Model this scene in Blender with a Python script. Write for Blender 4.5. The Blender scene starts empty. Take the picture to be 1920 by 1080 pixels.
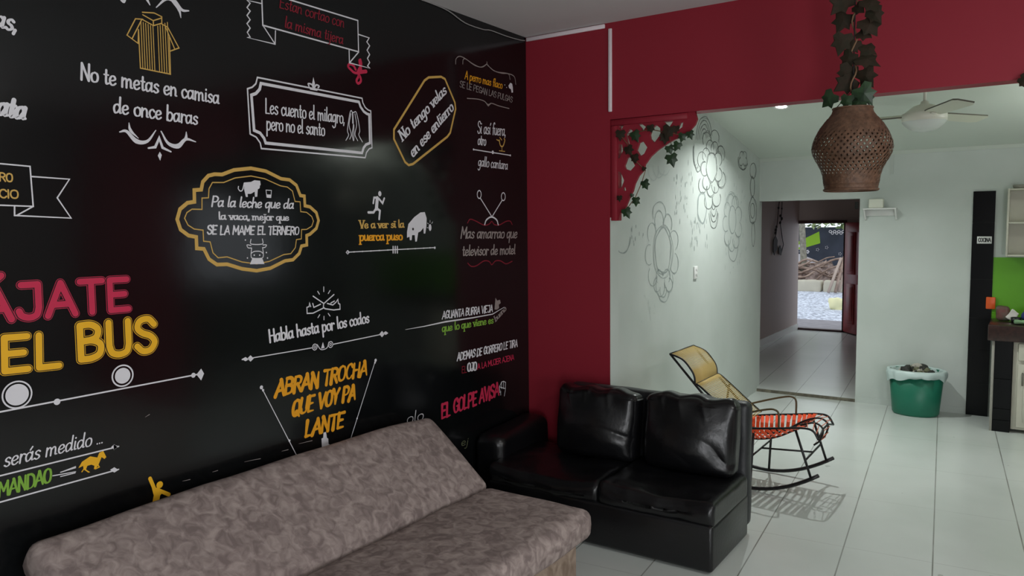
import bpy, bmesh, math, random
from mathutils import Vector, Matrix, noise
from mathutils.geometry import tessellate_polygon
random.seed(11)
SC = bpy.context.scene
COL = SC.collection

# ------------------------------------------------------------ camera
EYE = Vector((0, 0, 1.8))
FPX = 1434.59
CX = Vector((0.82768624, 0.56109053, -0.01062564))      # image right
CY = Vector((0.03513762, -0.0707112, -0.99687776))      # image down
CZ = Vector((-0.56009002, 0.82472865, -0.07824208))     # view direction
cd = bpy.data.cameras.new('camera'); cam = bpy.data.objects.new('camera', cd); COL.objects.link(cam)
cd.sensor_width = 36; cd.lens = 36 * FPX / 1920; cd.clip_start = .05; cd.clip_end = 200
cam.matrix_world = Matrix(((CX.x, -CY.x, -CZ.x, EYE.x), (CX.y, -CY.y, -CZ.y, EYE.y), (CX.z, -CY.z, -CZ.z, EYE.z), (0, 0, 0, 1)))
SC.camera = cam

# ------------------------------------------------------------ world, exposure, lights
w = bpy.data.worlds.new('daylight'); SC.world = w; w.use_nodes = True
bg = w.node_tree.nodes['Background']; bg.inputs[0].default_value = (.86, .93, 1, 1); bg.inputs[1].default_value = 1.25
SC.view_settings.view_transform = 'Standard'; SC.view_settings.look = 'None'
SC.view_settings.exposure = 0; SC.view_settings.gamma = 1; SC.view_settings.use_curve_mapping = False

def area(name, loc, target, sx, sy, power, col, shape='RECTANGLE', spread=180):
    l = bpy.data.lights.new(name, 'AREA'); l.shape = shape; l.size = sx; l.size_y = sy; l.energy = power; l.color = col
    l.spread = math.radians(spread)
    o = bpy.data.objects.new(name, l); COL.objects.link(o); o.location = loc
    o.rotation_euler = (Vector(target) - Vector(loc)).to_track_quat('-Z', 'Y').to_euler()
    return o
area('window_daylight', (3.16, -.2, 1.55), (-2.9, .3, 1.25), 2.1, 1.35, 68, (.95, .97, 1))  # daylight through an assumed, unseen opening, added to light the black wall
area('added_door_daylight', (1.7, -2.44, 1.05), (-1.6, 3.5, .9), .85, 1.95, 72, (.96, .97, 1))  # daylight from an unseen doorway, added to light the red wall
area('spot_and_fill_glow', (-1.776, 6.66, 2.765), (-1.76, 6.62, 0), .045, .045, 24, (.96, 1, .99), 'DISK', 140)
area('spot_and_fill_glow', (.95, 6.5, 2.775), (.95, 6.5, 0),  .12, .12, 4, (.96, 1, .96), 'DISK')  # second downlight, added as soft fill, with no fixture of its own
area('added_uplight', (1.0, 6.7, 2.12), (.98, 6.72, 3), .35, .35, 20, (.96, 1, .95))  # upward fill, added to brighten the ceiling mirrored in the black wall
area('front_fill', (1.6, 2.5, 3.07), (1.5, 2.6, 0), .3, .3, 34, (1, .99, .97), 'DISK')  # unseen ceiling fill, added to brighten the floor

# ------------------------------------------------------------ pixel -> plane, helpers
def ray(px, py):
    return CX * ((px - 960) / FPX) + CY * ((py - 540) / FPX) + CZ
def on(ax, val, px, py):
    d = ray(px, py); return EYE + d * ((val - EYE[ax]) / d[ax])

def lin(c):
    return tuple(((v / 255 / 12.92) if v <= 10.3 else ((v / 255 + .055) / 1.055) ** 2.4) for v in c)

def mat(name, col, rough=.6, metal=0, spec=.5, col2=None, scale=8, detail=4, bump=0, bscale=60, dist=0, lo=.35, hi=.65, emit=None, estr=0, coat=0, alpha=None, trans=0):
    m = bpy.data.materials.new(name); m.use_nodes = True
    nt = m.node_tree; b = nt.nodes['Principled BSDF']
    b.inputs['Base Color'].default_value = (*col, 1); b.inputs['Roughness'].default_value = rough
    b.inputs['Metallic'].default_value = metal; b.inputs['Specular IOR Level'].default_value = spec
    b.inputs['Coat Weight'].default_value = coat; b.inputs['Transmission Weight'].default_value = trans
    tc = nt.nodes.new('ShaderNodeTexCoord')
    if col2:
        n = nt.nodes.new('ShaderNodeTexNoise'); n.inputs['Scale'].default_value = scale; n.inputs['Detail'].default_value = detail
        n.inputs['Distortion'].default_value = dist
        nt.links.new(tc.outputs['Object'], n.inputs['Vector'])
        r = nt.nodes.new('ShaderNodeValToRGB'); r.color_ramp.elements[0].position = lo; r.color_ramp.elements[1].position = hi
        r.color_ramp.elements[0].color = (*col, 1); r.color_ramp.elements[1].color = (*col2, 1)
        nt.links.new(n.outputs['Fac'], r.inputs['Fac']); nt.links.new(r.outputs['Color'], b.inputs['Base Color'])
    if bump:
        n2 = nt.nodes.new('ShaderNodeTexNoise'); n2.inputs['Scale'].default_value = bscale; n2.inputs['Detail'].default_value = 5
        nt.links.new(tc.outputs['Object'], n2.inputs['Vector'])
        bp = nt.nodes.new('ShaderNodeBump'); bp.inputs['Strength'].default_value = bump; bp.inputs['Distance'].default_value = .01
        nt.links.new(n2.outputs['Fac'], bp.inputs['Height']); nt.links.new(bp.outputs['Normal'], b.inputs['Normal'])
    if emit:
        b.inputs['Emission Color'].default_value = (*emit, 1); b.inputs['Emission Strength'].default_value = estr
    if alpha is not None: b.inputs['Alpha'].default_value = alpha
    return m

class B:
    """collects shapes and links them as ONE mesh object"""
    def __init__(s): s.v = []; s.f = []; s.sm = []; s.mi = []; s.cur = 0
    def add(s, vs, fs, smooth=False):
        o = len(s.v); s.v += [Vector(p) for p in vs]
        for f in fs: s.f.append([i + o for i in f]); s.sm.append(smooth); s.mi.append(s.cur)
        return s
    def bm(s, bm, smooth=False):
        bm.verts.index_update()
        s.add([v.co.copy() for v in bm.verts], [[v.index for v in f.verts] for f in bm.faces], smooth); bm.free(); return s
    def box(s, x0, x1, y0, y1, z0, z1, r=0, seg=2, M=None):
        bm = bmesh.new(); bmesh.ops.create_cube(bm, size=1)
        for v in bm.verts: v.co = Vector((x0 + (v.co.x + .5) * (x1 - x0), y0 + (v.co.y + .5) * (y1 - y0), z0 + (v.co.z + .5) * (z1 - z0)))
        if r: bmesh.ops.bevel(bm, geom=bm.edges[:], offset=r, segments=seg, affect='EDGES', profile=.5)
        if M: bmesh.ops.transform(bm, matrix=M, verts=bm.verts[:])
        return s.bm(bm, bool(r))
    def tube(s, pts, r, n=8, closed=False, r1=None):
        P = [Vector(p) for p in pts]; m = len(P); vs = []; fs = []; up = None
        for i in range(m):
            a = P[(i - 1) % m] if (closed or i) else P[0]; c = P[(i + 1) % m] if (closed or i < m - 1) else P[-1]
            t = (c - a)
            if t.length < 1e-9: t = Vector((0, 0, 1))
            t.normalize()
            if up is None: up = t.orthogonal()
            up = up - t * up.dot(t)
            if up.length < 1e-6: up = t.orthogonal()
            up.normalize(); sd = t.cross(up)
            rr = r if r1 is None else r + (r1 - r) * i / (m - 1)
            for k in range(n):
                an = 2 * math.pi * k / n; vs.append(P[i] + up * (math.cos(an) * rr) + sd * (math.sin(an) * rr))
        for i in range(m if closed else m - 1):
            j = (i + 1) % m
            for k in range(n): fs.append([i * n + k, i * n + (k + 1) % n, j * n + (k + 1) % n, j * n + k])
        if not closed: fs.append(list(range(n))[::-1]); fs.append([(m - 1) * n + k for k in range(n)])
        return s.add(vs, fs, True)
    def lathe(s, prof, n=40, c=(0, 0, 0), sx=1, sy=1, cap0=False, cap1=False):
        vs = []; fs = []
        for r, z in prof:
            for k in range(n):
                a = 2 * math.pi * k / n; vs.append((c[0] + r * sx * math.cos(a), c[1] + r * sy * math.sin(a), c[2] + z))
        for i in range(len(prof) - 1):
            for k in range(n): fs.append([i * n + k, i * n + (k + 1) % n, (i + 1) * n + (k + 1) % n, (i + 1) * n + k])
        if cap0: fs.append(list(range(n))[::-1])
        if cap1: fs.append([(len(prof) - 1) * n + k for k in range(n)])
        return s.add(vs, fs, True)
    def ball(s, c, r, sc=(1, 1, 1), sub=2):
        bm = bmesh.new(); bmesh.ops.create_icosphere(bm, subdivisions=sub, radius=r)
        for v in bm.verts: v.co = Vector((v.co.x * sc[0] + c[0], v.co.y * sc[1] + c[1], v.co.z * sc[2] + c[2]))
        return s.bm(bm, True)
    def soft(s, dims, r, n=24, fn=None, M=None):
        """box with round edges; fn(p, unit) -> moved point"""
        hx, hy, hz = [d / 2 for d in dims]; h = Vector((hx, hy, hz)); vs = {}; V = []; F = []
        def vid(p):
            k = (round(p[0], 5), round(p[1], 5), round(p[2], 5))
            if k not in vs: vs[k] = len(V); V.append(Vector(p))
            return vs[k]
        ns = [max(4, int(n * d / max(dims))) for d in dims]
        def ticks(m): return [-math.cos(math.pi * i / m) * .35 + (2 * i / m - 1) * .65 for i in range(m + 1)]
        T = [ticks(m) for m in ns]
        for ax in range(3):
            a, b = (ax + 1) % 3, (ax + 2) % 3
            for sg in (-1, 1):
                for i in range(ns[a]):
                    for j in range(ns[b]):
                        q = []
                        for di, dj in ((0, 0), (1, 0), (1, 1), (0, 1)):
                            p = [0, 0, 0]; p[ax] = sg; p[a] = T[a][i + di]; p[b] = T[b][j + dj]; q.append(vid(p))
                        F.append(q if sg > 0 else q[::-1])
        out = []
        for u in V:
            p = Vector((u.x * hx, u.y * hy, u.z * hz))
            inner = Vector([max(-h[k] + r, min(h[k] - r, p[k])) for k in range(3)])
            d = p - inner
            if d.length > 1e-9: p = inner + d.normalized() * min(r, max(abs(d.x), abs(d.y), abs(d.z)))
            if fn: p = fn(p, u)
            out.append(M @ p if M else p)
        return s.add(out, F, True)
    def build(s, name, m, parent=None, origin=None, loc=None):
        org = Vector(origin) if origin is not None else Vector((0, 0, 0))
        me = bpy.data.meshes.new(name); me.from_pydata([tuple(v - org) for v in s.v], [], s.f)
        for mm in (m if isinstance(m, (list, tuple)) else [m]): me.materials.append(mm)
        me.polygons.foreach_set('use_smooth', s.sm); me.polygons.foreach_set('material_index', s.mi); me.update()
        o = bpy.data.objects.new(name, me); COL.objects.link(o)
        if parent: o.parent = parent
        elif origin is not None: o.location = org
        if loc is not None: o.location = loc
        return o

def tag(o, label, cat, group=None, kind=None):
    o['label'] = label; o['category'] = cat
    if group: o['group'] = group
    if kind: o['kind'] = kind
    return o
def thing(name, label, cat, loc=(0, 0, 0), rz=0, group=None):
    o = bpy.data.objects.new(name, None); COL.objects.link(o); o.location = loc; o.rotation_euler.z = rz; o.empty_display_size = .1
    return tag(o, label, cat, group)
def struct(name, b, m, parent=None):
    o = b.build(name, m, parent)
    if not parent: o['kind'] = 'structure'
    return o
def smooth_pts(P, k=5, closed=False):
    P = [Vector(p) for p in P]; n = len(P); out = []
    if n < 3: return P
    for i in range(n if closed else n - 1):
        p1, p2 = P[i], P[(i + 1) % n]
        p0 = P[(i - 1) % n] if (closed or i) else p1 * 2 - p2
        p3 = P[(i + 2) % n] if (closed or i < n - 2) else p2 * 2 - p1
        for j in range(k):
            t = j / k
            out.append(.5 * ((2 * p1) + (p2 - p0) * t + (2 * p0 - 5 * p1 + 4 * p2 - p3) * t * t + (3 * p1 - p0 - 3 * p2 + p3) * t ** 3))
    if not closed: out.append(P[-1])
    return out

# ------------------------------------------------------------ materials
W_BLACK = mat('black_gloss_paint', lin((11, 12, 13)), .13, spec=.45, col2=lin((16, 18, 19)), scale=1.6, bump=.03, bscale=9)
W_RED = mat('crimson_paint', lin((144, 37, 51)), .5, spec=.3, bump=.06, bscale=25)
W_WHITE = mat('white_wall_paint', lin((199, 206, 200)), .5, spec=.35, col2=lin((191, 199, 192)), scale=2, bump=.05, bscale=18)
W_CEIL = mat('ceiling_paint', lin((212, 210, 210)), .7, spec=.2)
W_CEILB = mat('sloped_ceiling_paint', lin((206, 214, 204)), .7, spec=.2)
W_HALL = mat('hall_wall_paint', lin((196, 180, 174)), .6, spec=.3)
W_GREY = mat('grey_wall_paint', lin((165, 163, 160)), .7, spec=.2)
M_WHITE = mat('white_plastic', lin((225, 226, 222)), .4)
M_PINKW = mat('white_raceway_plastic', lin((235, 222, 226)), .4)
M_TILE = mat('black_gloss_tile', lin((9, 10, 12)), .22, spec=.22)
M_GROUT = mat('pale_grout', lin((66, 66, 62)), .8)
M_GREEN = mat('lime_green_paint', lin((98, 168, 24)), .5)
M_LEAF = mat('ivy_leaf', lin((38, 66, 34)), .45, col2=lin((28, 46, 26)), scale=30)
M_LEAFD = mat('brown_green_ivy_leaf', lin((50, 38, 28)), .7, spec=.2, col2=lin((36, 34, 22)), scale=25)
M_STEM = mat('vine_stem', lin((120, 92, 66)), .7)
M_BLACKM = mat('black_metal', lin((16, 16, 17)), .4, spec=.5)
M_DARK = mat('dark_gap', lin((30, 28, 26)), .8)

# ------------------------------------------------------------ room shell
XL, YR, ZC = -2.92, 4.5, 3.10
XW, YF = -2.42, 8.29
CS, C0 = -.1775, 3.1767          # sloped ceiling of the back room: z = C0 + CS * (y - YR)

# floor: large off-white tiles, laid slightly askew, thin grey joints
m = mat('white_floor_tile', lin((214, 219, 214)), .24, spec=.4, col2=lin((204, 210, 204)), scale=1.3, bump=.02, bscale=6)
nt = m.node_tree; bs = nt.nodes['Principled BSDF']; src = bs.inputs['Base Color'].links[0].from_socket
tc = nt.nodes.new('ShaderNodeTexCoord'); mp = nt.nodes.new('ShaderNodeMapping'); mp.vector_type = 'POINT'
mp.inputs['Rotation'].default_value = (0, 0, math.radians(-4.75)); nt.links.new(tc.outputs['Object'], mp.inputs['Vector'])
sp = nt.nodes.new('ShaderNodeSeparateXYZ'); nt.links.new(mp.outputs['Vector'], sp.inputs[0])
def mth(op, a, b=None):
    n = nt.nodes.new('ShaderNodeMath'); n.operation = op
    for k, x in enumerate((a, b)):
        if x is None: continue
        if isinstance(x, (int, float)): n.inputs[k].default_value = x
        else: nt.links.new(x, n.inputs[k])
    return n.outputs[0]
TW = .437
rx = math.cos(math.radians(4.75)) * -.549 + math.sin(math.radians(4.75)) * 6.547
def joint(sock, off, wd, tw):
    a = mth('FRACT', mth('DIVIDE', mth('SUBTRACT', sock, off - 200 * tw), tw))
    return mth('LESS_THAN', a, wd / tw)
jx = joint(sp.outputs[0], rx, .007, TW); jy = joint(sp.outputs[1], 5.40, .004, .874)
nz = nt.nodes.new('ShaderNodeTexNoise'); nz.inputs['Scale'].default_value = 3.0; nt.links.new(tc.outputs['Object'], nz.inputs['Vector'])
jj = mth('MAXIMUM', mth('MULTIPLY', jx, mth('ADD', mth('MULTIPLY', nz.outputs['Fac'], .8), .3)), mth('MULTIPLY', jy, mth('MULTIPLY', nz.outputs['Fac'], .55)))
ng = nt.nodes.new('ShaderNodeTexNoise'); ng.inputs['Scale'].default_value = 7; ng.inputs['Detail'].default_value = 2; nt.links.new(tc.outputs['Object'], ng.inputs['Vector'])
speck = mth('MULTIPLY', mth('GREATER_THAN', ng.outputs['Fac'], .745), .35)
mx = nt.nodes.new('ShaderNodeMixRGB'); nt.links.new(mth('MAXIMUM', jj, speck), mx.inputs[0]); nt.links.new(src, mx.inputs[1]); mx.inputs[2].default_value = (*lin((112, 112, 104)), 1)
nt.links.new(mx.outputs[0], bs.inputs['Base Color'])
W_FLOOR = m
struct('floor', B().box(-3.4, 3.4, -2.7, YF, -.12, 0), W_FLOOR)
b = B().box(-3.25, -1.2, YF, 13.55, -.12, .03); struct('floor_hall', b, W_FLOOR)
struct('trim_1', B().box(-2.44, -1.43, YF - .012, YF, 0, .031), mat('grey_threshold_edge', lin((118, 114, 98)), .7, col2=lin((84, 80, 68)), scale=20))

struct('wall_left', B().box(XL - .15, XL, -2.5, YR + .15, 0, ZC), W_BLACK)
b = B().box(-2.92, -2.28, YR, YR + .12, 0, ZC).box(-2.28, 1.3, YR, YR + .12, 2.49, ZC + .1).box(1.3, 3.2, YR, YR + .12, 0, ZC)
b.cur = 1; b.box(-2.281, -2.277, YR + .004, YR + .121, 0, 1.86)
struct('wall_front', b, [W_RED, W_WHITE])
struct('wall_side', B().box(XW - .15, XW, YR + .12, YF, 0, 3.2), W_WHITE)
b = B().box(XW, 3.2, YF, YF + .15, 2.055, 2.75).box(-1.43, 3.2, YF, YF + .15, 0, 2.055).box(-3.4, -2.44, YF, YF + .15, 0, 2.75)
struct('wall_far', b, W_WHITE)
b = B().box(3.2, 3.35, -2.5, -1.25, 0, ZC).box(3.2, 3.35, .85, YR, 0, ZC).box(3.2, 3.35, -1.25, .85, 0, .87).box(3.2, 3.35, -1.25, .85, 2.23, ZC)
struct('wall_right', b, W_GREY)
struct('wall_back', B().box(-3.07, 1.25, -2.65, -2.5, 0, ZC).box(2.15, 3.35, -2.65, -2.5, 0, ZC).box(1.25, 2.15, -2.65, -2.5, 2.05, ZC), W_GREY)
b = B().box(3.2, 3.35, YR, 5.85, 0, 3.2).box(3.2, 3.35, 7.35, YF + .15, 0, 3.2).box(3.2, 3.35, 5.85, 7.35, 0, 1.1).box(3.2, 3.35, 5.85, 7.35, 2.3, 3.2)
struct('wall_kitchen', b, mat('olive_wall_paint', lin((120, 122, 108)), .7, spec=.2))
struct('ceiling', B().box(-3.07, 3.35, -2.65, YR + .02, ZC, ZC + .15), W_CEIL)
def cz(y): return C0 + CS * (y - YR)
b = B(); y0, y1 = YR + .1, YF + .15
b.add([(-2.6, y0, cz(y0)), (3.35, y0, cz(y0)), (3.35, y1, cz(y1)), (-2.6, y1, cz(y1))] + [(x, y, cz(y) + .1) for x, y in ((-2.6, y0), (3.35, y0), (3.35, y1), (-2.6, y1))],
      [(0, 1, 2, 3), (7, 6, 5, 4), (0, 4, 5, 1), (1, 5, 6, 2), (2, 6, 7, 3), (3, 7, 4, 0)])
struct('ceiling_kitchen', b, W_CEILB)
# frames of two unseen windows: the front one assumed, the kitchen one added
for k, (ya, yb, za, zb) in enumerate(((-1.25, .85, .87, 2.23), (5.85, 7.35, 1.1, 2.3))):
    b = B()
    for q in (ya, (ya + yb) / 2 - .02, yb - .04): b.box(3.2, 3.25, q, q + .04, za, zb)
    b.box(3.2, 3.25, ya, yb, za, za + .04).box(3.2, 3.25, ya, yb, zb - .04, zb)
    struct('window_%d' % (k + 1), b, M_WHITE)
b = B().box(1.25, 1.3, -2.65, -2.48, 0, 2.05).box(2.1, 2.15, -2.65, -2.48, 0, 2.05).box(1.25, 2.15, -2.65, -2.48, 2.0, 2.05); struct('added_doorway', b, M_WHITE)  # frame of the unseen doorway added along with its daylight
# hall behind the doorway
struct('wall_hall_left', B().box(-3.4, -3.25, YF + .15, 13.4, 0, 2.5), W_HALL)
struct('wall_hall_right', B().box(-1.43, -1.28, YF + .15, 13.4, 0, 2.5), W_HALL)
b = B().box(-3.4, -3.31, 13.4, 13.55, 0, 2.5).box(-2.52, -1.2, 13.4, 13.55, 0, 2.5).box(-3.31, -2.52, 13.4, 13.55, 1.84, 2.5)
struct('wall_hall_end', b, W_HALL)
struct('ceiling_hall', B().box(-3.4, -1.2, YF + .15, 13.55, 2.5, 2.6), W_CEIL)
struct('baseboard_hall', B().box(-3.25, -3.235, YF + .15, 13.4, .03, .13), M_WHITE)
struct('baseboard_far', B().box(-1.43, -.47, YF - .006, YF, 0, .06), W_WHITE)
# joint strip where far wall meets the ceiling and the pale pilaster seam
struct('trim_2', B().box(XW, 3.2, YF - .012, YF, 2.47, 2.505), mat('pale_cornice', lin((196, 204, 194)), .6))
struct('trim_3', B().box(-1.165, -1.135, YF - .008, YF, 2.28, 2.47), mat('pale_seam', lin((190, 197, 190)), .6))

# red exterior door, opened inward
RED_D = mat('dark_red_door_paint', lin((168, 36, 42)), .45, col2=lin((140, 30, 36)), scale=6)
d1 = bpy.data.objects.new('door_1', None); COL.objects.link(d1); d1.location = (-2.52, 13.4, .03); d1['kind'] = 'structure'
FR_D = mat('dark_door_frame', lin((70, 36, 38)), .5)
b = B().box(-3.33, -3.29, 13.36, 13.5, .03, 1.86).box(-2.54, -2.50, 13.38, 13.5, .03, 1.86).box(-3.33, -2.5, 13.36, 13.5, 1.82, 1.87).box(-3.33, -2.5, 13.38, 13.5, .03, .06)
b.build('door_frame', FR_D, d1, origin=(-2.52, 13.4, .03))
Md = Matrix.Translation((-2.50, 13.37, 0)) @ Matrix.Rotation(math.radians(-52), 4, 'Z')
b = B().box(0, .76, -.02, .02, .05, 1.83, .003, 1, Md); b.build('door_leaf', RED_D, d1, origin=(-2.52, 13.4, .03))
leaf = d1.children[-1]
for z0, z1 in ((.2, .85), (1.0, 1.68)):
    for x0 in (.09, .42):
        b = B().box(x0, x0 + .25, -.032, -.018, z0, z1, .006, 1, Md).box(x0 + .04, x0 + .21, -.04, -.03, z0 + .05, z1 - .05, .006, 1, Md)
        b.build('door_panel', RED_D, leaf, origin=(-2.52, 13.4, .03))
B().box(.68, .71, -.07, -.03, .93, 1.0, .004, 1, Md).build('door_handle', M_BLACKM, leaf, origin=(-2.52, 13.4, .03))
# ------------------------------------------------------------ painted lettering: a stroke alphabet (x-height 4, capitals 7)
_o = '2 4 .8 3.4 .4 2 .9 .4 2 0 3.1 .5 3.5 2 3.1 3.5 2 4'
G = {
'a': '4.2;s 3.2 3.2 2 4 .7 3.3 .35 1.7 1 .1 2.2 .5 3.2 2.2;s 3.3 4 3.2 1.6 3.4 .3 4.1 .3',
'b': '4;l .6 7.2 .6 .1;s .6 2.6 1.8 4 3.2 3.4 3.5 1.8 2.6 .1 1.4 0 .6 .8',
'c': '3.5;s 3 3.2 2 4 .8 3.3 .4 1.9 1.1 .2 2.2 0 3.2 .9',
'd': '4.3;s 3.2 3.2 2 4 .7 3.3 .35 1.7 1 .1 2.2 .5 3.2 2;s 3.35 7.2 3.25 3 3.4 .4 4.1 .3',
'e': '3.7;s .5 1.9 1.9 2 3 2.7 2.5 3.8 1.3 3.8 .4 2.3 .8 .5 2 0 3.3 .9',
'f': '2.8;s 2.9 6.5 2.2 7.2 1.4 6.5 1.25 5 1.2 2 1.2 0;l .2 3.9 2.4 3.9',
'g': '4.1;s 3.1 3.2 2 4 .7 3.3 .4 1.7 1.1 .3 2.3 .7 3.1 2.2;s 3.2 4 3.2 0 2.8 -2.2 1.5 -2.9 .4 -2.1',
'h': '4.1;l .6 7.2 .6 0;s .6 2.4 1.8 3.9 2.9 3.4 3.2 2 3.2 .5 3.9 .2',
'i': '1.8;s .7 4 .65 1.2 .9 .2 1.6 .3;l .7 5.6 .75 5.8',
'j': '1.9;s 1 4 1 -1 .6 -2.6 -.5 -2.7;l 1 5.6 1.05 5.8',
'l': '1.8;s .7 7.2 .65 1.4 .9 .2 1.6 .3',
'm': '6.2;l .5 4 .5 0;s .5 2.6 1.6 3.9 2.5 3.4 2.7 2 2.7 0;s 2.7 2.6 3.8 3.9 4.7 3.4 4.9 2 5 .4 5.8 .2',
'n': '4.1;l .5 4 .5 0;s .5 2.5 1.8 3.9 2.8 3.4 3.1 2 3.1 .4 3.8 .2',
'o': '3.9;s ' + _o,
'p': '4.1;l .6 4 .6 -3;s .6 2.6 1.8 4 3.2 3.4 3.5 1.8 2.6 .1 1.4 0 .6 .8',
'q': '4.1;s 3.2 3.2 2 4 .7 3.3 .35 1.7 1 .1 2.2 .5 3.2 2;l 3.3 4 3.3 -3',
'r': '2.9;l .6 4 .6 0;s .6 2.2 1.3 3.7 2.1 3.9 2.8 3.5',
's': '3.3;s 2.8 3.4 1.8 4 .8 3.3 1 2.4 2.2 1.8 2.7 .8 1.6 0 .4 .6',
't': '2.7;s 1.2 6 1.2 1.3 1.6 .1 2.5 .5;l .2 4 2.3 4',
'u': '4.1;s .5 4 .5 1.2 1.2 .1 2.3 .4 3.1 2;s 3.2 4 3.2 1 3.4 .3 3.9 .2',
'v': '3.6;l .3 4 1.8 0 3.3 4',
'y': '4;s .5 4 .5 1.6 1.3 .3 2.3 .6 3.1 2.2;s 3.2 4 3.2 0 2.8 -2.2 1.5 -2.9 .4 -2.1',
',': '1.4;l .7 .5 .3 -1', '.': '1.3;l .6 .1 .65 .2', ' ': '2.4',
'A': '4.8;l .2 0 2.4 7 4.6 0;l 1.1 2.3 3.7 2.3',
'B': '4.5;l .6 0 .6 7;s .6 7 2.4 7 3.6 6 3.4 4.4 2.2 3.8 .6 3.7;s .6 3.7 2.6 3.7 4 2.7 3.8 .8 2.4 0 .6 0',
'C': '4.3;s 4 5.6 2.9 7 1.3 6.4 .5 3.5 1.3 .6 2.9 0 4 1.3',
'D': '4.6;l .6 0 .6 7;s .6 7 2.6 6.8 4 5.2 4.1 2 2.8 .2 .6 0',
'E': '4.2;l 3.7 7 .6 7 .6 0 3.8 0;l .6 3.6 3.2 3.6',
'G': '4.6;s 4 5.6 2.9 7 1.3 6.4 .5 3.5 1.3 .6 2.9 0 4.1 1.2;l 4.1 1 4.1 3.1 2.6 3.1',
'H': '4.7;l .6 0 .6 7;l 4 0 4 7;l .6 3.6 4 3.6',
'I': '1.5;l .7 0 .7 7',
'J': '4;l .9 7 3.4 7 3.4 2;s 3.4 2 3 .5 1.9 0 .8 .5 .4 1.5',
'L': '3.8;l .6 7 .6 0 3.5 0',
'M': '5.6;l .5 0 .8 7 2.8 2.4 4.8 7 5.1 0',
'N': '4.8;l .6 0 .6 7 4 0 4 7',
'O': '4.7;s 2.4 7 1 6.2 .4 3.5 1 .8 2.4 0 3.8 .8 4.3 3.5 3.8 6.2 2.4 7',
'P': '4.3;l .6 0 .6 7;s .6 7 2.6 7 3.9 5.8 3.6 4 2.4 3.2 .6 3.2',
'Q': '4.7;s 2.4 7 1 6.2 .4 3.5 1 .8 2.4 0 3.8 .8 4.3 3.5 3.8 6.2 2.4 7;l 2.8 1.6 4.5 -.6',
'R': '4.5;l .6 0 .6 7;s .6 7 2.6 7 3.8 5.9 3.5 4.2 2.4 3.6 .6 3.6;l 2.2 3.6 4.1 0',
'S': '4.2;s 3.8 5.7 2.7 7 1.1 6.7 .6 5.2 1.5 4 3 3.2 3.8 1.8 3 .2 1.5 0 .4 1.2',
'T': '4.2;l 2.1 0 2.1 7;l .2 7 4 7',
'U': '4.6;l .5 7 .5 2;s .5 2 1 .5 2.3 0 3.6 .5 4 2;l 4 2 4 7',
'V': '4.5;l .3 7 2.2 0 4.2 7',
'Y': '4.3;l .2 7 2.1 3.4;l 4.1 7 2.1 3.4 2.1 0',
}
ACC = {'í': ('i', 's .8 5.4 1.6 6.6'), 'á': ('a', 's 2 5 2.9 6.4'), 'Á': ('A', 'l 2.3 8 3.4 9.2')}
def glyph(ch):
    acc = None
    if ch in ACC: ch, acc = ACC[ch]
    parts = G[ch].split(';'); adv = float(parts[0]); st = []
    if ch == 'i' and acc: parts = parts[:2]
    for p in parts[1:] + ([acc] if acc else []):
        t = p.split(); n = [float(x) for x in t[1:]]
        st.append((t[0], [(n[i], n[i + 1]) for i in range(0, len(n), 2)]))
    return adv, st

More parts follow.
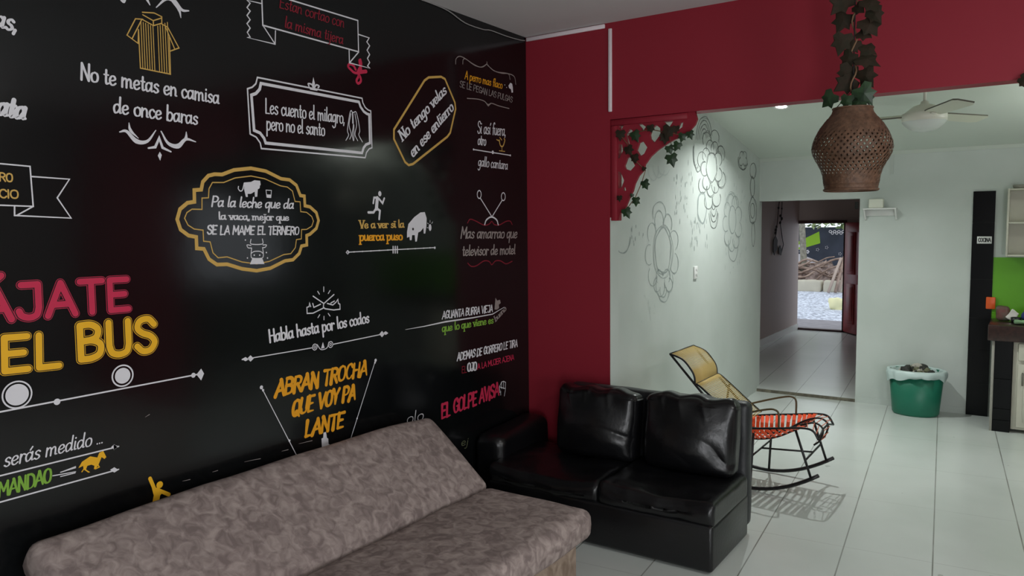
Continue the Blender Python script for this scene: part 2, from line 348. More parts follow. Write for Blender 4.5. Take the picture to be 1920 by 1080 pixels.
class Ink:
    """flat paint on one wall plane; map3(a, b, lift) gives the wall point"""
    def __init__(s, plane):
        s.b = B(); s.pl = plane; s.n = 0
    def to2(s, px, py):
        if s.pl == 'L': q = on(0, XL, px, py); return Vector((q.y, q.z))
        if s.pl == 'W': q = on(0, XW, px, py); return Vector((q.y, q.z))
        q = on(1, s.pl, px, py); return Vector((q.x, q.z))
    def to3(s, a, z):
        z += (s.n % 28) * 1.3e-5
        if s.pl == 'L': return Vector((XL + z, a.x, a.y))
        if s.pl == 'W': return Vector((XW + z, a.x, a.y))
        return Vector((a.x, s.pl - z, a.y))
    def unit(s, px, py):                       # metres per picture pixel, measured upright
        return (s.to2(px, py - 4) - s.to2(px, py + 4)).length / 8
    def poly(s, P, lift):
        V = [s.to3(p, lift) for p in P]
        tri = tessellate_polygon([[Vector((p.x, p.y, 0)) for p in P]])
        s.b.add(V, [list(t) for t in tri])
    def ribbon(s, P, wd, lift=.0012, nib=None, con=0, taper=(1, 1), cap=True, closed=False):
        Q = [P[0]]
        for p in P[1:]:
            if (p - Q[-1]).length > 1e-6: Q.append(p)
        if closed and (Q[0] - Q[-1]).length < 1e-6: Q.pop()
        n = len(Q); s.n += 1
        if n < 2: return
        Lf = []; Rt = []
        for i in range(n):
            a = Q[(i - 1) % n] if (closed or i) else Q[0]; c = Q[(i + 1) % n] if (closed or i < n - 1) else Q[-1]
            t1 = (Q[i] - a); t2 = (c - Q[i]); 
            if t1.length < 1e-9: t1 = t2
            if t2.length < 1e-9: t2 = t1
            t1 = t1.normalized(); t2 = t2.normalized(); t = t1 + t2
            t = t.normalized() if t.length > 1e-3 else t1
            k = min(1.6, 1 / max(.5, t.dot(t1)))
            ww = wd
            if nib is not None: ww = wd * (1 - con + con * abs(math.sin(math.atan2(t.y, t.x) - nib)))
            f = i / max(1, n - 1); ww *= taper[0] * (1 - f) + taper[1] * f if len(taper) == 2 else (taper[0] * (1 - 2 * f) + taper[1] * 2 * f if f < .5 else taper[1] * (2 - 2 * f) + taper[2] * (2 * f - 1))
            nn = Vector((-t.y, t.x)) * ww / 2 * k
            Lf.append(Q[i] + nn); Rt.append(Q[i] - nn)
        V = [s.to3(p, lift) for p in Lf] + [s.to3(p, lift) for p in Rt]; F = []
        for i in range(n if closed else n - 1):
            j = (i + 1) % n; F.append([i, n + i, n + j, j])
        s.b.add(V, F)
        if cap and not closed:
            for q, e in ((Q[0], 0), (Q[-1], -1)):
                s.disc(q, (Lf[e] - Rt[e]).length / 2, lift)
    def disc(s, c, r, lift=.0012, rx=None, n=12):
        rx = rx or r; s.n += 1
        s.b.add([s.to3(c + Vector((math.cos(2 * math.pi * k / n) * rx, math.sin(2 * math.pi * k / n) * r)), lift) for k in range(n)], [list(range(n))])
    # picture-coordinate versions
    def line(s, pts, wp, smooth=False, closed=False, taper=(1, 1), lift=.0012, cap=True, corners=False):
        P = [s.to2(*p) for p in pts]; u = s.unit(*pts[len(pts) // 2])
        if smooth: P = [Vector(p[:2]) for p in smooth_pts([(p.x, p.y, 0) for p in P], 5, closed)]
        s.ribbon(P, wp * u, lift, taper=taper, closed=closed, cap=cap); return s
    def fill(s, pts, smooth=False, lift=.0012):
        P = [s.to2(*p) for p in pts]
        if smooth: P = [Vector(p[:2]) for p in smooth_pts([(p.x, p.y, 0) for p in P], 4, True)]
        s.poly(P, lift); return s
    def dot(s, px, py, rp, lift=.0012, n=20, rx=None):
        u = s.unit(px, py); s.disc(s.to2(px, py), rp * u, lift, (rx or rp) * u, n); return s
    def ring(s, px, py, rp, wp, lift=.0012):
        u = s.unit(px, py); c = s.to2(px, py)
        P = [c + Vector((math.cos(2 * math.pi * k / 32), math.sin(2 * math.pi * k / 32))) * rp * u for k in range(32)]
        s.ribbon(P, wp * u, lift, closed=True); return s
    def text(s, st, p0, p1, hp, style='script', wt=1.0, lift=.0012, slant=None, track=0):
        A, E = s.to2(*p0), s.to2(*p1); dx = (E - A); L = dx.length; dx.normalize(); up = Vector((-dx.y, dx.x))
        u = s.unit((p0[0] + p1[0]) / 2, (p0[1] + p1[1]) / 2); h = hp * u / 7
        adv = sum(glyph(c)[0] + track for c in st); sx = L / adv; x = 0
        sl = {'script': .16, 'print': 0, 'brush': .12, 'serif': 0, 'mono': 0}[style] if slant is None else slant
        wd = wt * h * {'script': 1.3, 'print': 1, 'brush': 1.5, 'serif': 1.45, 'mono': 1}[style]
        rnd = random.Random(st)
        for ch in st:
            ad, strokes = glyph(ch)
            jy = rnd.uniform(-.25, .25) if style == 'brush' else 0
            def T(q): return A + dx * ((x + q[0]) * sx + q[1] * sl * h) + up * (q[1] + jy) * h
            for kind, q in strokes:
                if kind == 's':
                    q = [(p[0], p[1]) for p in smooth_pts([(a, c, 0) for a, c in q], 5)]
                    segs = [q]
                else:
                    segs = [q[i:i + 2] for i in range(len(q) - 1)]
                for g in segs:
                    P = [T(p) for p in g]
                    if style == 'brush':
                        tp = (rnd.uniform(.9, 1.25), rnd.uniform(.45, .9))
                        s.ribbon(P, wd, lift, taper=tp, nib=.3, con=.35)
                    elif style == 'script': s.ribbon(P, wd, lift, nib=math.atan2(dx.y, dx.x) + .25, con=.42)
                    elif style == 'serif':
                        s.ribbon(P, wd, lift, nib=math.atan2(dx.y, dx.x), con=.55, cap=False)
                        for e, d in ((0, 1), (-1, -2)):
                            tv = (P[e] - P[d]); tv.normalize()
                            if abs(tv.dot(up)) > .85 and kind == 'l':
                                s.ribbon([P[e] - dx * wd * .95, P[e] + dx * wd * .95], wd * .45, lift, cap=False)
                            elif kind == 's': s.disc(P[e], wd * .42, lift)
                    else: s.ribbon(P, wd, lift)
            x += ad + track
        return s
def zoomer(ox, oy, k):
    return lambda *c: [(ox + c[i] / k, oy + c[i + 1] / k) for i in range(0, len(c), 2)]

def paint(nm, lab): return None
I_WHITE = mat('white_mural_paint', lin((220, 218, 222)), .45, spec=.3)
I_GOLD = mat('gold_mural_paint', lin((206, 166, 88)), .45, spec=.3)
I_ORANGE = mat('orange_mural_paint', lin((232, 160, 36)), .45, spec=.3)
I_YEL = mat('yellow_mural_paint', lin((236, 178, 40)), .45, spec=.3)
I_RED = mat('crimson_mural_paint', lin((196, 46, 78)), .45, spec=.3)
I_DRED = mat('dim_red_mural_paint', lin((132, 32, 46)), .45, spec=.3)
I_DARK = mat('dark_outline_paint', lin((22, 20, 22)), .3)
I_LIME = mat('lime_mural_paint', lin((126, 172, 64)), .45, spec=.3)
I_GREY = mat('grey_mural_paint', lin((150, 140, 136)), .45, spec=.3)

class Decal:
    def __init__(s, label, px, py, plane='L', name='wall_lettering', cat='wall lettering', group='painted sayings on the black wall'):
        s.pl = plane; k = Ink(plane); s.org = k.to3(k.to2(px, py), 0)
        s.o = thing(name, label, cat, s.org, 0, group)
    def ink(s): return Ink(s.pl)
    def put(s, name, ink, m):
        o = ink.b.build(name, m, s.o, origin=s.org); return o

def arrow_diamond(I, x, y, a, b):
    I.fill([(x - a, y), (x, y - b), (x + a, y), (x, y + b)])

def swash(I, pts, wp): I.line(pts, wp, smooth=True, taper=(.25, 1, .2))

# 1 cut-off words at the left edge
d = Decal('white script word ending in "as," at the top left edge of the black wall', 5, 50)
d.put('lettering', d.ink().text('as,', (-13, 48), (31, 60), 36, 'script', .95), I_WHITE)
d = Decal('bold white brush word ending in "ata" cut by the left edge, beside the shirt saying', 10, 215)
d.put('lettering', d.ink().text('ata', (-8, 214), (47, 224), 38, 'script', 1.25), I_WHITE)

# 2 shirt saying
d = Decal('saying "No te metas en camisa de once baras" under a gold striped shirt', 285, 180)
z = zoomer(0, 0, 2.7)
I = d.ink()
for q in ((720, 62, 780, 66, 818, 85, 818, 118, 776, 130, 722, 100), (722, 75, 775, 105, 815, 92), (775, 105, 776, 130),
          (722, 98, 685, 95, 642, 178, 698, 220, 700, 155), (700, 150, 710, 345, 862, 376, 856, 180), (818, 122, 848, 138, 905, 243, 858, 260), (716, 100, 668, 195), (836, 135, 884, 250)):
    I.line(z(*q), 2.2)
for k in range(12):
    if k in (6,): continue
    x = 712 + k * 12.2
    I.line(z(x, 108 + (k if k < 6 else 12 - k) * 5, x + 10, 345 + k * 2.4), 1.7)
d.put('shirt_icon', I, I_GOLD)
d.put('lettering', d.ink().text('No te metas en camisa', (150, 149), (411, 195), 29, 'script', .78, slant=.05), I_WHITE)
d.put('lettering', d.ink().text('de once baras', (212, 211), (371, 234), 28, 'script', .78, slant=.05), I_WHITE)
I = d.ink()
swash(I, z(605, 668, 640, 665, 690, 715, 745, 715, 788, 660), 9); swash(I, z(652, 622, 660, 660, 700, 700), 6)
swash(I, z(815, 665, 850, 725, 900, 740, 940, 705, 990, 718), 9); swash(I, z(942, 668, 940, 700, 915, 735), 6)
I.line(z(750, 750, 785, 745, 805, 700, 822, 748, 864, 768), 6, taper=(.5, 1.2, .5)); I.fill(z(808, 768, 818, 785, 810, 814, 798, 788))
d.put('flourish', I, I_WHITE)
I = d.ink()
swash(I, z(955, 55, 920, 50, 880, 5, 840, -5, 790, 38), 9); swash(I, z(915, 90, 905, 50, 870, 10), 6)
swash(I, z(600, -10, 625, 8, 640, -20), 6); I.line(z(738, -12, 758, 25), 5, taper=(1.4, .4))
d.put('flourish', I, I_WHITE)

# 3 ribbon at the left edge
d = Decal('ribbon banner with gold letters "RO" and "ICIO" cut by the left edge', 40, 350)
I = d.ink()
for q in (((-20, 305), (56, 312), (62, 387), (-20, 384)), ((59, 331), (130, 336), (107, 371), (133, 409), (27, 404), (27, 387)), ((62, 387), (31, 404))):
    I.line(q, 2.6)
d.put('banner_outline', I, I_WHITE)
d.put('lettering', d.ink().text('RO', (-2, 339), (24, 341), 15, 'mono', 1.35), I_GOLD)
d.put('lettering', d.ink().text('ICIO', (-8, 370), (35, 372), 15, 'mono', 1.35), I_GOLD)

# 4 scissors ribbon
d = Decal('ribbon banner "Estan cortao con la misma tijera" in dim red letters with red scissors', 590, 50)
z = zoomer(400, 0, 3.375); I = d.ink()
I.line(z(305, -20, 312, 160, 918, 328, 913, 130, 480, -2), 2.6)
I.line(z(300, 22, 212, 2, 232, 20, 212, 48, 232, 70, 212, 98, 232, 125, 212, 150, 232, 178, 214, 205, 232, 235, 214, 238, 390, 280, 392, 195), 2.4); I.line(z(312, 160, 388, 276), 2.4)
I.line(z(918, 218, 985, 240, 970, 265, 988, 290, 972, 318, 988, 345, 974, 370, 988, 395, 975, 418, 990, 432, 860, 398, 858, 315), 2.4); I.line(z(918, 330, 862, 396), 2.4)
d.put('banner_outline', I, I_WHITE)
d.put('lettering', d.ink().text('Estan cortao con', (523, 14), (645, 52), 21, 'script', .62), I_DRED)
d.put('lettering', d.ink().text('la misma tijera', (533, 51), (643, 83), 20, 'script', .75), I_DRED)
I = d.ink()
I.line(z(965, 455, 900, 462, 868, 440, 852, 420, 862, 405, 885, 415, 900, 440), 5, smooth=True); I.line(z(930, 378, 935, 410, 915, 450, 918, 480, 905, 510, 915, 528, 932, 515, 930, 490, 918, 470), 5, smooth=True)
I.line(z(925, 385, 932, 440), 7); I.line(z(915, 458, 965, 452), 7)
d.put('scissors_icon', I, I_RED)

# 5 miracle plaque
d = Decal('white double-line plaque "Les cuento el milagro, pero no el santo" with praying hands', 580, 220)
I = d.ink()
def plaque(I, c, wp):
    q = []
    for k in range(0, len(c), 6):
        q += z(*c[k:k + 6])
    I.line(q, wp, closed=True)
plaque(I, (278, 490, 940, 622, 945, 650, 960, 680, 980, 697, 995, 702, 1003, 935, 985, 942, 968, 965, 960, 998, 303, 940, 296, 905, 270, 868, 232, 848, 215, 562, 245, 552, 268, 530, 278, 490), 2.6)
plaque(I, (300, 528, 920, 645, 930, 675, 950, 705, 970, 720, 985, 725, 990, 905, 965, 915, 950, 935, 940, 968, 330, 905, 320, 875, 295, 842, 257, 825, 240, 602, 268, 592, 292, 565, 300, 528), 5)
d.put('frame', I, I_WHITE)
I = d.ink(); I.fill(z(632, 488, 642, 530, 634, 562, 624, 530)); I.line(z(632, 560, 622, 535, 600, 530, 604, 545), 3, smooth=True); I.line(z(636, 560, 650, 538, 668, 545, 662, 555), 3, smooth=True); I.line(z(612, 563, 655, 571), 2.5)
d.put('fleur_icon', I, I_WHITE)
d.put('lettering', d.ink().text('Les cuento el milagro,', (497, 212), (646, 232), 26, 'script', .62, slant=.05), I_WHITE)
d.put('lettering', d.ink().text('pero no el santo', (499, 243), (609, 255), 26, 'script', .62, slant=.05), I_WHITE)
I = d.ink()
for q in ((838, 888, 855, 855, 848, 820, 865, 710, 878, 712, 880, 780), (885, 890, 878, 850, 885, 790, 882, 712), (885, 712, 905, 715, 925, 820, 920, 855, 942, 898), (862, 880, 872, 850, 858, 790, 870, 720), (912, 890, 895, 850, 905, 790, 895, 720), (888, 790, 888, 888)):
    I.line(z(*q), 1.7, smooth=True)
d.put('praying_hands_icon', I, I_WHITE)

# 6 burial saying in tilted hexagon
d = Decal('tilted gold hexagon with white serif words "No tengo velas en ese entierro"', 795, 225)
I = d.ink(); I.line(z(1362, 490, 1440, 486, 1465, 500, 1528, 650, 1532, 690, 1498, 840, 1480, 865, 1262, 1038, 1235, 1045, 1212, 1025, 1142, 880, 1142, 820, 1335, 510), 4.2, closed=True)
d.put('frame', I, I_GOLD)
d.put('lettering', d.ink().text('No tengo velas', tuple(z(1195, 895)[0]), tuple(z(1478, 585)[0]), 20, 'serif', 1.0, slant=.1), I_WHITE)
d.put('lettering', d.ink().text('en ese entierro', tuple(z(1262, 998)[0]), tuple(z(1522, 690)[0]), 20, 'serif', 1.0, slant=.1), I_WHITE)

# 7 dog saying
d = Decal('orange and grey saying about a thin dog, "A perro mas flaco", between pale curls', 910, 155)
z = zoomer(820, 90, 4.32); I = d.ink()
for q in ((147, 130, 150, 90, 175, 68, 215, 80, 290, 130, 350, 155, 398, 130, 400, 112), (205, 130, 208, 95, 230, 90, 300, 140, 360, 155, 398, 132), (400, 130, 450, 180, 520, 205, 575, 210, 588, 255), (405, 140, 470, 190, 560, 205, 620, 230, 635, 295), (240, 408, 330, 415, 385, 435, 410, 468, 435, 448, 500, 470, 580, 490)):
    I.line(z(*q), 1.6, smooth=True)
I.fill(z(380, 432, 410, 455, 440, 446, 412, 474))
d.put('flourish', I, I_GREY)
d.put('lettering', d.ink().text('A perro mas flaco', tuple(z(220, 250)[0]), tuple(z(525, 330)[0]), 15, 'script', .75), I_ORANGE)
d.put('lettering', d.ink().text('SE LE PEGAN LAS PULGAS', tuple(z(178, 312)[0]), tuple(z(606, 442)[0]), 11, 'brush', .7), I_GREY)
I = d.ink(); I.fill(z(575, 305, 590, 282, 605, 290, 610, 320, 612, 360, 600, 362, 596, 335, 580, 325)); I.dot(*z(545, 300)[0], 1); I.dot(*z(560, 320)[0], 1)
d.put('dog_icon', I, I_WHITE)

# 8 rooster saying
d = Decal('narrow script saying "Si así fuera, otro gallo cantara" with a small gold rooster', 920, 275)
I = d.ink(); I.text('Si así fuera,', tuple(z(322, 690)[0]), tuple(z(552, 712)[0]), 22, 'script', .58).text('otro', tuple(z(325, 782)[0]), tuple(z(392, 790)[0]), 19, 'script', .7)
d.put('lettering', I, I_WHITE)
d.put('lettering', d.ink().text('gallo cantara', tuple(z(328, 955)[0]), tuple(z(568, 985)[0]), 18, 'script', .62), I_WHITE)
I = d.ink(); I.line(z(290, 822, 592, 870), 1.8).dot(*z(448, 845)[0], 3.4).dot(*z(292, 822)[0], 2).dot(*z(590, 870)[0], 2); d.put('divider_line', I, I_WHITE)
I = d.ink(); I.line(z(500, 745, 510, 790, 530, 795, 545, 750, 540, 735), 2.6, smooth=True); I.line(z(522, 795, 522, 830), 1.5); I.line(z(500, 832, 545, 838), 1.5); I.line(z(480, 742, 498, 752), 2); I.line(z(505, 725, 520, 745), 2)
d.put('rooster_icon', I, I_GOLD)

# 9 cow badge
d = Decal('large gold badge about the cow and her milk, "Pa la leche que da la vaca"', 465, 410)
z = zoomer(300, 290, 4.697)
out = (800, 120, 930, 145, 1065, 212, 1140, 222, 1200, 270, 1235, 360, 1270, 365, 1275, 450, 1320, 460, 1375, 510, 1395, 580, 1375, 650, 1320, 700, 1290, 712, 1292, 795, 1245, 805, 1225, 870, 1170, 925, 1100, 935, 970, 1000, 850, 1022, 720, 1005, 590, 965, 500, 968, 430, 920, 385, 830, 322, 825, 318, 725, 250, 712, 180, 660, 150, 570, 175, 480, 240, 425, 302, 415, 300, 312, 362, 308, 375, 240, 425, 185, 480, 172, 545, 175, 650, 135)
I = d.ink(); I.line(z(*out), 6.6, closed=True); d.put('frame', I, I_GOLD)
inn = (800, 188, 920, 212, 1060, 275, 1120, 285, 1165, 320, 1188, 412, 1232, 415, 1238, 502, 1290, 508, 1335, 545, 1350, 585, 1335, 630, 1290, 658, 1245, 660, 1243, 742, 1200, 748, 1190, 820, 1150, 872, 1088, 880, 960, 940, 850, 962, 720, 945, 590, 900, 510, 908, 465, 865, 440, 768, 382, 762, 378, 665, 300, 655, 245, 620, 215, 560, 235, 510, 280, 480, 368, 482, 368, 382, 425, 380, 430, 300, 460, 245, 560, 245, 660, 205)
I = d.ink(); I.line(z(*inn), 2.0, closed=True); d.put('inner_frame', I, I_GOLD)
d.put('lettering', d.ink().text('Pa la leche que da', tuple(z(448, 455)[0]), tuple(z(1175, 475)[0]), 18, 'script', 1.05, slant=.22), I_WHITE)
d.put('lettering', d.ink().text('la vaca, mejor que', tuple(z(515, 570)[0]), tuple(z(1135, 580)[0]), 13, 'serif', 1.2), I_WHITE)
d.put('lettering', d.ink().text('SE LA MAME EL TERNERO', tuple(z(412, 700)[0]), tuple(z(1222, 702)[0]), 15, 'brush', 1.15), I_WHITE)
I = d.ink()
I.fill(z(740, 245, 800, 240, 830, 225, 880, 230, 885, 265, 860, 300, 855, 370, 835, 372, 832, 325, 800, 345, 770, 345, 772, 372, 755, 372, 738, 300)); I.line(z(740, 250, 725, 310, 705, 320, 688, 300, 690, 280), 2, smooth=True); I.dot(*z(860, 282)[0], 4.5)
d.put('cow_icon', I, I_WHITE)
I = d.ink(); I.line(z(932, 312, 940, 375, 975, 378, 980, 315, 932, 312), 1.4); I.fill(z(938, 350, 976, 352, 974, 378, 940, 376)); d.put('glass_icon', I, I_WHITE)
I = d.ink()
for q in ((800, 745, 795, 780, 820, 790, 880, 790, 905, 780, 900, 742), (800, 800, 765, 795, 775, 820, 805, 822), (905, 795, 935, 795, 925, 815, 900, 820), (805, 825, 800, 890, 815, 912, 890, 912, 908, 890, 903, 825), (800, 870, 830, 852, 880, 852, 908, 872)):
    I.line(z(*q), 1.7, smooth=True)
I.dot(*z(828, 885)[0], 1.6).dot(*z(876, 885)[0], 1.6).fill(z(790, 965, 810, 915, 900, 915, 918, 963))
for x, y in ((750, 752), (935, 862), (768, 910), (945, 910)): I.dot(*z(x, y)[0], 1.8, n=4)
d.put('cow_head_icon', I, I_WHITE)

# 10 sow saying
d = Decal('gold serif saying "Ve a ver si la puerca puso" with white runner and pig', 735, 420)
z = zoomer(620, 330, 5.053)
d.put('lettering', d.ink().text('Ve a ver si la', tuple(z(272, 495)[0]), tuple(z(695, 487)[0]), 14, 'serif', 1.25), I_GOLD)
d.put('lettering', d.ink().text('puerca puso', tuple(z(272, 612)[0]), tuple(z(680, 605)[0]), 16, 'serif', 1.25), I_ORANGE)
I = d.ink(); I.dot(*z(464, 168)[0], 5, rx=4.2)
I.line(z(440, 210, 432, 310), 8); I.line(z(440, 205, 410, 205, 402, 258), 4); I.line(z(455, 215, 490, 258, 506, 212), 4); I.line(z(430, 305, 405, 345, 355, 345), 4.6); I.line(z(435, 305, 465, 330, 458, 408), 4.6)
d.put('runner_icon', I, I_WHITE)
I = d.ink(); I.fill(z(735, 455, 790, 390, 850, 345, 890, 342, 908, 400, 905, 480, 895, 545, 880, 545, 878, 490, 850, 525, 828, 535, 815, 620, 800, 622, 795, 560, 770, 560, 765, 608, 748, 608, 745, 575, 722, 585, 722, 530)); 
d.put('pig_icon', I, I_WHITE); I = d.ink(); I.dot(*z(778, 503)[0], 2.6, lift=.002); d.put('pig_eye', I, I_DARK)
I = d.ink(); I.dot(*z(940, 488)[0], 6.5, rx=4)
for q in ((915, 445, 925, 455), (940, 420, 940, 440), (965, 435, 955, 450), (912, 490, 922, 490)): I.line(z(*q), 1)
d.put('egg_icon', I, I_WHITE)
I = d.ink(); I.line(z(160, 722, 985, 678), 1.6); I.dot(*z(985, 680)[0], 2.4)
I.line(z(160, 705, 176, 722, 160, 740, 145, 724, 160, 705), 1.4)
for x in (590, 610, 630): I.line(z(x, 668, x, 728), 3)
for x in (220, 300, 380, 460, 540, 730, 800, 880, 940): I.dot(*z(x, 722 - (x - 160) * .053)[0], 1.5)
d.put('divider_line', I, I_WHITE)

# 11 television saying
d = Decal('saying "Mas amarrao que televisor de motel" below an aerial with two loops', 915, 430)
d.put('lettering', d.ink().text('Mas amarrao que', tuple(z(1228, 590)[0]), tuple(z(1765, 587)[0]), 20, 'script', .85, slant=.2), I_GREY)
d.put('lettering', d.ink().text('televisor de motel', tuple(z(1245, 755)[0]), tuple(z(1748, 738)[0]), 18, 'script', 1, slant=.1), I_GREY)
I = d.ink()
for cx, cy in ((1406, 175), (1634, 196)):
    P = [(cx + 19 * math.cos(k * .524), cy + 38 * math.sin(k * .524)) for k in range(12)]; I.line([q for p in P for q in z(*p)], 2, closed=True)
I.line(z(1418, 212, 1525, 385), 2.2); I.line(z(1622, 232, 1528, 385), 2.2); I.line(z(1458, 460, 1475, 415, 1522, 388, 1570, 415, 1586, 462), 3, smooth=True)
d.put('aerial_icon', I, I_WHITE)
I = d.ink(); I.line(z(1295, 445, 1320, 410, 1370, 425, 1450, 465, 1500, 455, 1525, 430, 1550, 460, 1600, 462, 1660, 430, 1700, 428, 1718, 460), 2, smooth=True)
I.line(z(1297, 825, 1330, 855, 1380, 850, 1450, 805, 1500, 810, 1525, 840, 1560, 805, 1610, 805, 1660, 832, 1718, 808), 2, smooth=True)
d.put('flourish', I, I_DRED)

# 12 bus saying
d = Decal('huge outlined letters "ÁJATE EL BUS" in crimson and yellow with two white wheels', 150, 620)
z = zoomer(0, 480, 2.25)
for st, p0, p1, hp, ma in (('ÁJATE', (-40, 604), (250, 578), 60, I_RED), ('EL', (0, 697), (121, 684), 61, I_YEL), ('BUS', (145, 675), (299, 654), 61, I_YEL)):
    for wt, lift, mm, nm in ((1.98, .0010, ma, 'letter_outline'), (1.74, .0017, I_DARK, 'letter_line'), (1.36, .0024, ma, 'lettering')):
        I = d.ink(); I.text(st, p0, p1, hp, 'mono', wt, lift=lift, track=.55); d.put(nm, I, mm)
I = d.ink()
for cx, cy, r in (72, 585, 58), (517, 505, 46):
    I = d.ink(); I.dot(*z(cx, cy)[0], (r - 13) / 2.25, n=40); I.ring(*z(cx, cy)[0], (r - 2) / 2.25, 2.8); d.put('wheel_icon', I, I_WHITE)
I = d.ink(); I.line(((-30, 778), z(840, 498)[0]), 2.6); I.dot(*z(240, 615)[0], 6).dot(*z(815, 503)[0], 4.6); I.fill(z(828, 500, 848, 475, 860, 496, 848, 525)); d.put('arrow_line', I, I_WHITE)

# 13 measured saying with horse
d = Decal('lines "serás medido ..." and green "MANDAO" beside a yellow horse', 120, 890)
d.put('lettering', d.ink().text('serás medido ...', (6, 876), (193, 830), 27, 'script', .62, slant=.2), I_WHITE)
d.put('lettering', d.ink().text('MANDAO', (-4, 932), (96, 903), 26, 'brush', .85), I_LIME)
I = d.ink(); I.line(((-20, 897), (222, 837)), 2.6); I.fill(z(478, 795, 500, 803, 480, 818)); arrow_diamond(I, 214, 838, 6, 5)
I.line(((-20, 947), (222, 880)), 2.6); arrow_diamond(I, 214, 881, 8, 5)
for q in ((222, 927, 318, 910), (255, 912, 318, 893), (255, 930, 316, 915), (262, 910, 318, 888)): I.line(z(*q), 1.8)
d.put('arrow_line', I, I_WHITE)
I = d.ink(); I.fill(z(345, 868, 380, 845, 410, 850, 418, 830, 435, 822, 448, 848, 440, 856, 428, 848, 415, 880, 405, 895, 395, 900, 398, 885, 385, 880, 368, 885, 362, 900, 380, 912, 372, 914, 352, 900, 350, 885, 330, 895))
I.line(z(350, 870, 335, 890), 2.4); I.line(z(362, 885, 345, 910), 2); I.line(z(412, 880, 418, 890, 402, 898), 2)
d.put('horse_icon', I, I_YEL)
# 14 yellow figure behind the sofa
d = Decal('yellow figure with one raised arm just above the suede sofa back', 295, 920, name='wall_icon', cat='wall painting')
I = d.ink(); I.dot(*z(673, 965)[0], 6.5); I.line(z(632, 938, 652, 985), 7); I.line(z(660, 985, 712, 1006), 7); I.fill(z(640, 980, 668, 982, 692, 990, 675, 1010, 668, 1050, 640, 1050, 648, 1010)); d.put('figure_icon', I, I_YEL)

# 15 elbows saying
d = Decal('white saying "Habla hasta por los codos" with two crossed arms above an arrow', 600, 610)
z = zoomer(430, 520, 3.176)
d.put('lettering', d.ink().text('Habla hasta por los codos', tuple(z(238, 388)[0]), tuple(z(834, 268)[0]), 22, 'script', .95, slant=-.04), I_WHITE)
z2 = zoomer(560, 540, 6.75); I = d.ink()
for q in ((180, 103, 315, 195), (445, 82, 318, 195), (315, 195, 310, 240, 330, 262), (318, 250, 180, 318, 105, 322, 102, 245, 130, 235, 135, 185, 150, 235), (175, 195, 190, 245, 275, 205), (330, 262, 440, 278, 522, 268, 520, 205, 500, 195, 495, 142, 470, 180, 430, 215, 360, 195), (405, 190, 450, 165)):
    I.line(z2(*q), 2.2)
for q in ((238, 42, 260, 78), (315, -15, 315, 45), (395, 32, 372, 70), (265, 338, 242, 375), (318, 358, 318, 402), (372, 322, 395, 355)): I.line(z2(*q), 1.8)
d.put('arms_icon', I, I_WHITE)
I = d.ink(); I.line(z(75, 490, 490, 420), 1.8); I.line(z(620, 398, 940, 332), 1.8)
for cx, cy in ((508, 415), (602, 400)): I.ring(*z(cx, cy)[0], 5.5, 1.6); I.ring(*z(cx, cy)[0], 2.2, 1.4)
I.line(z(522, 400, 545, 430, 580, 420, 592, 385), 1.6, smooth=True); I.fill(z(556, 385, 566, 420, 545, 425)); 
arrow_diamond(I, *z(125, 483)[0], 6, 6); arrow_diamond(I, *z(95, 487)[0], 7, 4); arrow_diamond(I, *z(908, 338)[0], 5, 6); arrow_diamond(I, *z(930, 332)[0], 5, 3.5)
d.put('arrow_line', I, I_WHITE)

# 16 trail saying
d = Decal('orange brush letters "ABRAN TROCHA QUE VOY PA LANTE" between two slanted pins', 600, 745)
for st, a, c in (('ABRAN TROCHA', (270, 712), (818, 578)), ('QUE VOY PA', (370, 828), (748, 722)), ('LANTE', (447, 952), (680, 885))):
    d.put('lettering', d.ink().text(st, tuple(z(*a)[0]), tuple(z(*c)[0]), 27, 'brush', 1.3, slant=.2), I_ORANGE)
for ln, dots in (((190, 655, 405, 1070, 430, 1120), ((190, 655, 3.6), (200, 672, 2.4), (357, 972, 2.2))), ((870, 492, 760, 840, 700, 1030), ((870, 494, 3), (866, 508, 2.2), (760, 840, 1.8)))):
    I = d.ink(); I.line(z(*ln), 1.6)
    for x, y, r in dots: I.dot(*z(x, y)[0], r)
    d.put('pin_line', I, I_WHITE)
I = d.ink(); I.fill(z(560, 925, 575, 920, 580, 955, 588, 960, 590, 992, 625, 1010, 640, 1060, 500, 1060, 530, 1025, 550, 1010, 548, 960, 558, 955)); d.put('bottle_icon', I, I_WHITE)

# 17 old donkey saying
d = Decal('saying "AGUANTA BURRA VIEJA que lo que viene es bueno" around a bent white line', 880, 595)
z = zoomer(740, 530, 3.273)
d.put('lettering', d.ink().text('AGUANTA BURRA VIEJA', tuple(z(290, 222)[0]), tuple(z(600, 178)[0]), 13, 'brush', 1.0), I_WHITE)
I = d.ink(); I.line(z(65, 288, 180, 268, 310, 240, 480, 215, 600, 193), 2, taper=(.3, 1.4, 1)); I.line(z(600, 193, 672, 150), 1.8, taper=(1, .5)); d.put('line', I, I_WHITE)
d.put('lettering', d.ink().text('que lo que viene es', tuple(z(290, 302)[0]), tuple(z(606, 248)[0]), 14, 'serif', 1.1), I_LIME)
d.put('lettering', d.ink().text('bueno', tuple(z(618, 240)[0]), tuple(z(685, 165)[0]), 11, 'serif', 1.1), I_GREY)
I = d.ink(); I.fill(z(612, 165, 618, 92, 628, 110, 645, 105, 650, 125, 638, 135, 640, 155, 628, 165)); d.put('rider_icon', I, I_GREY)

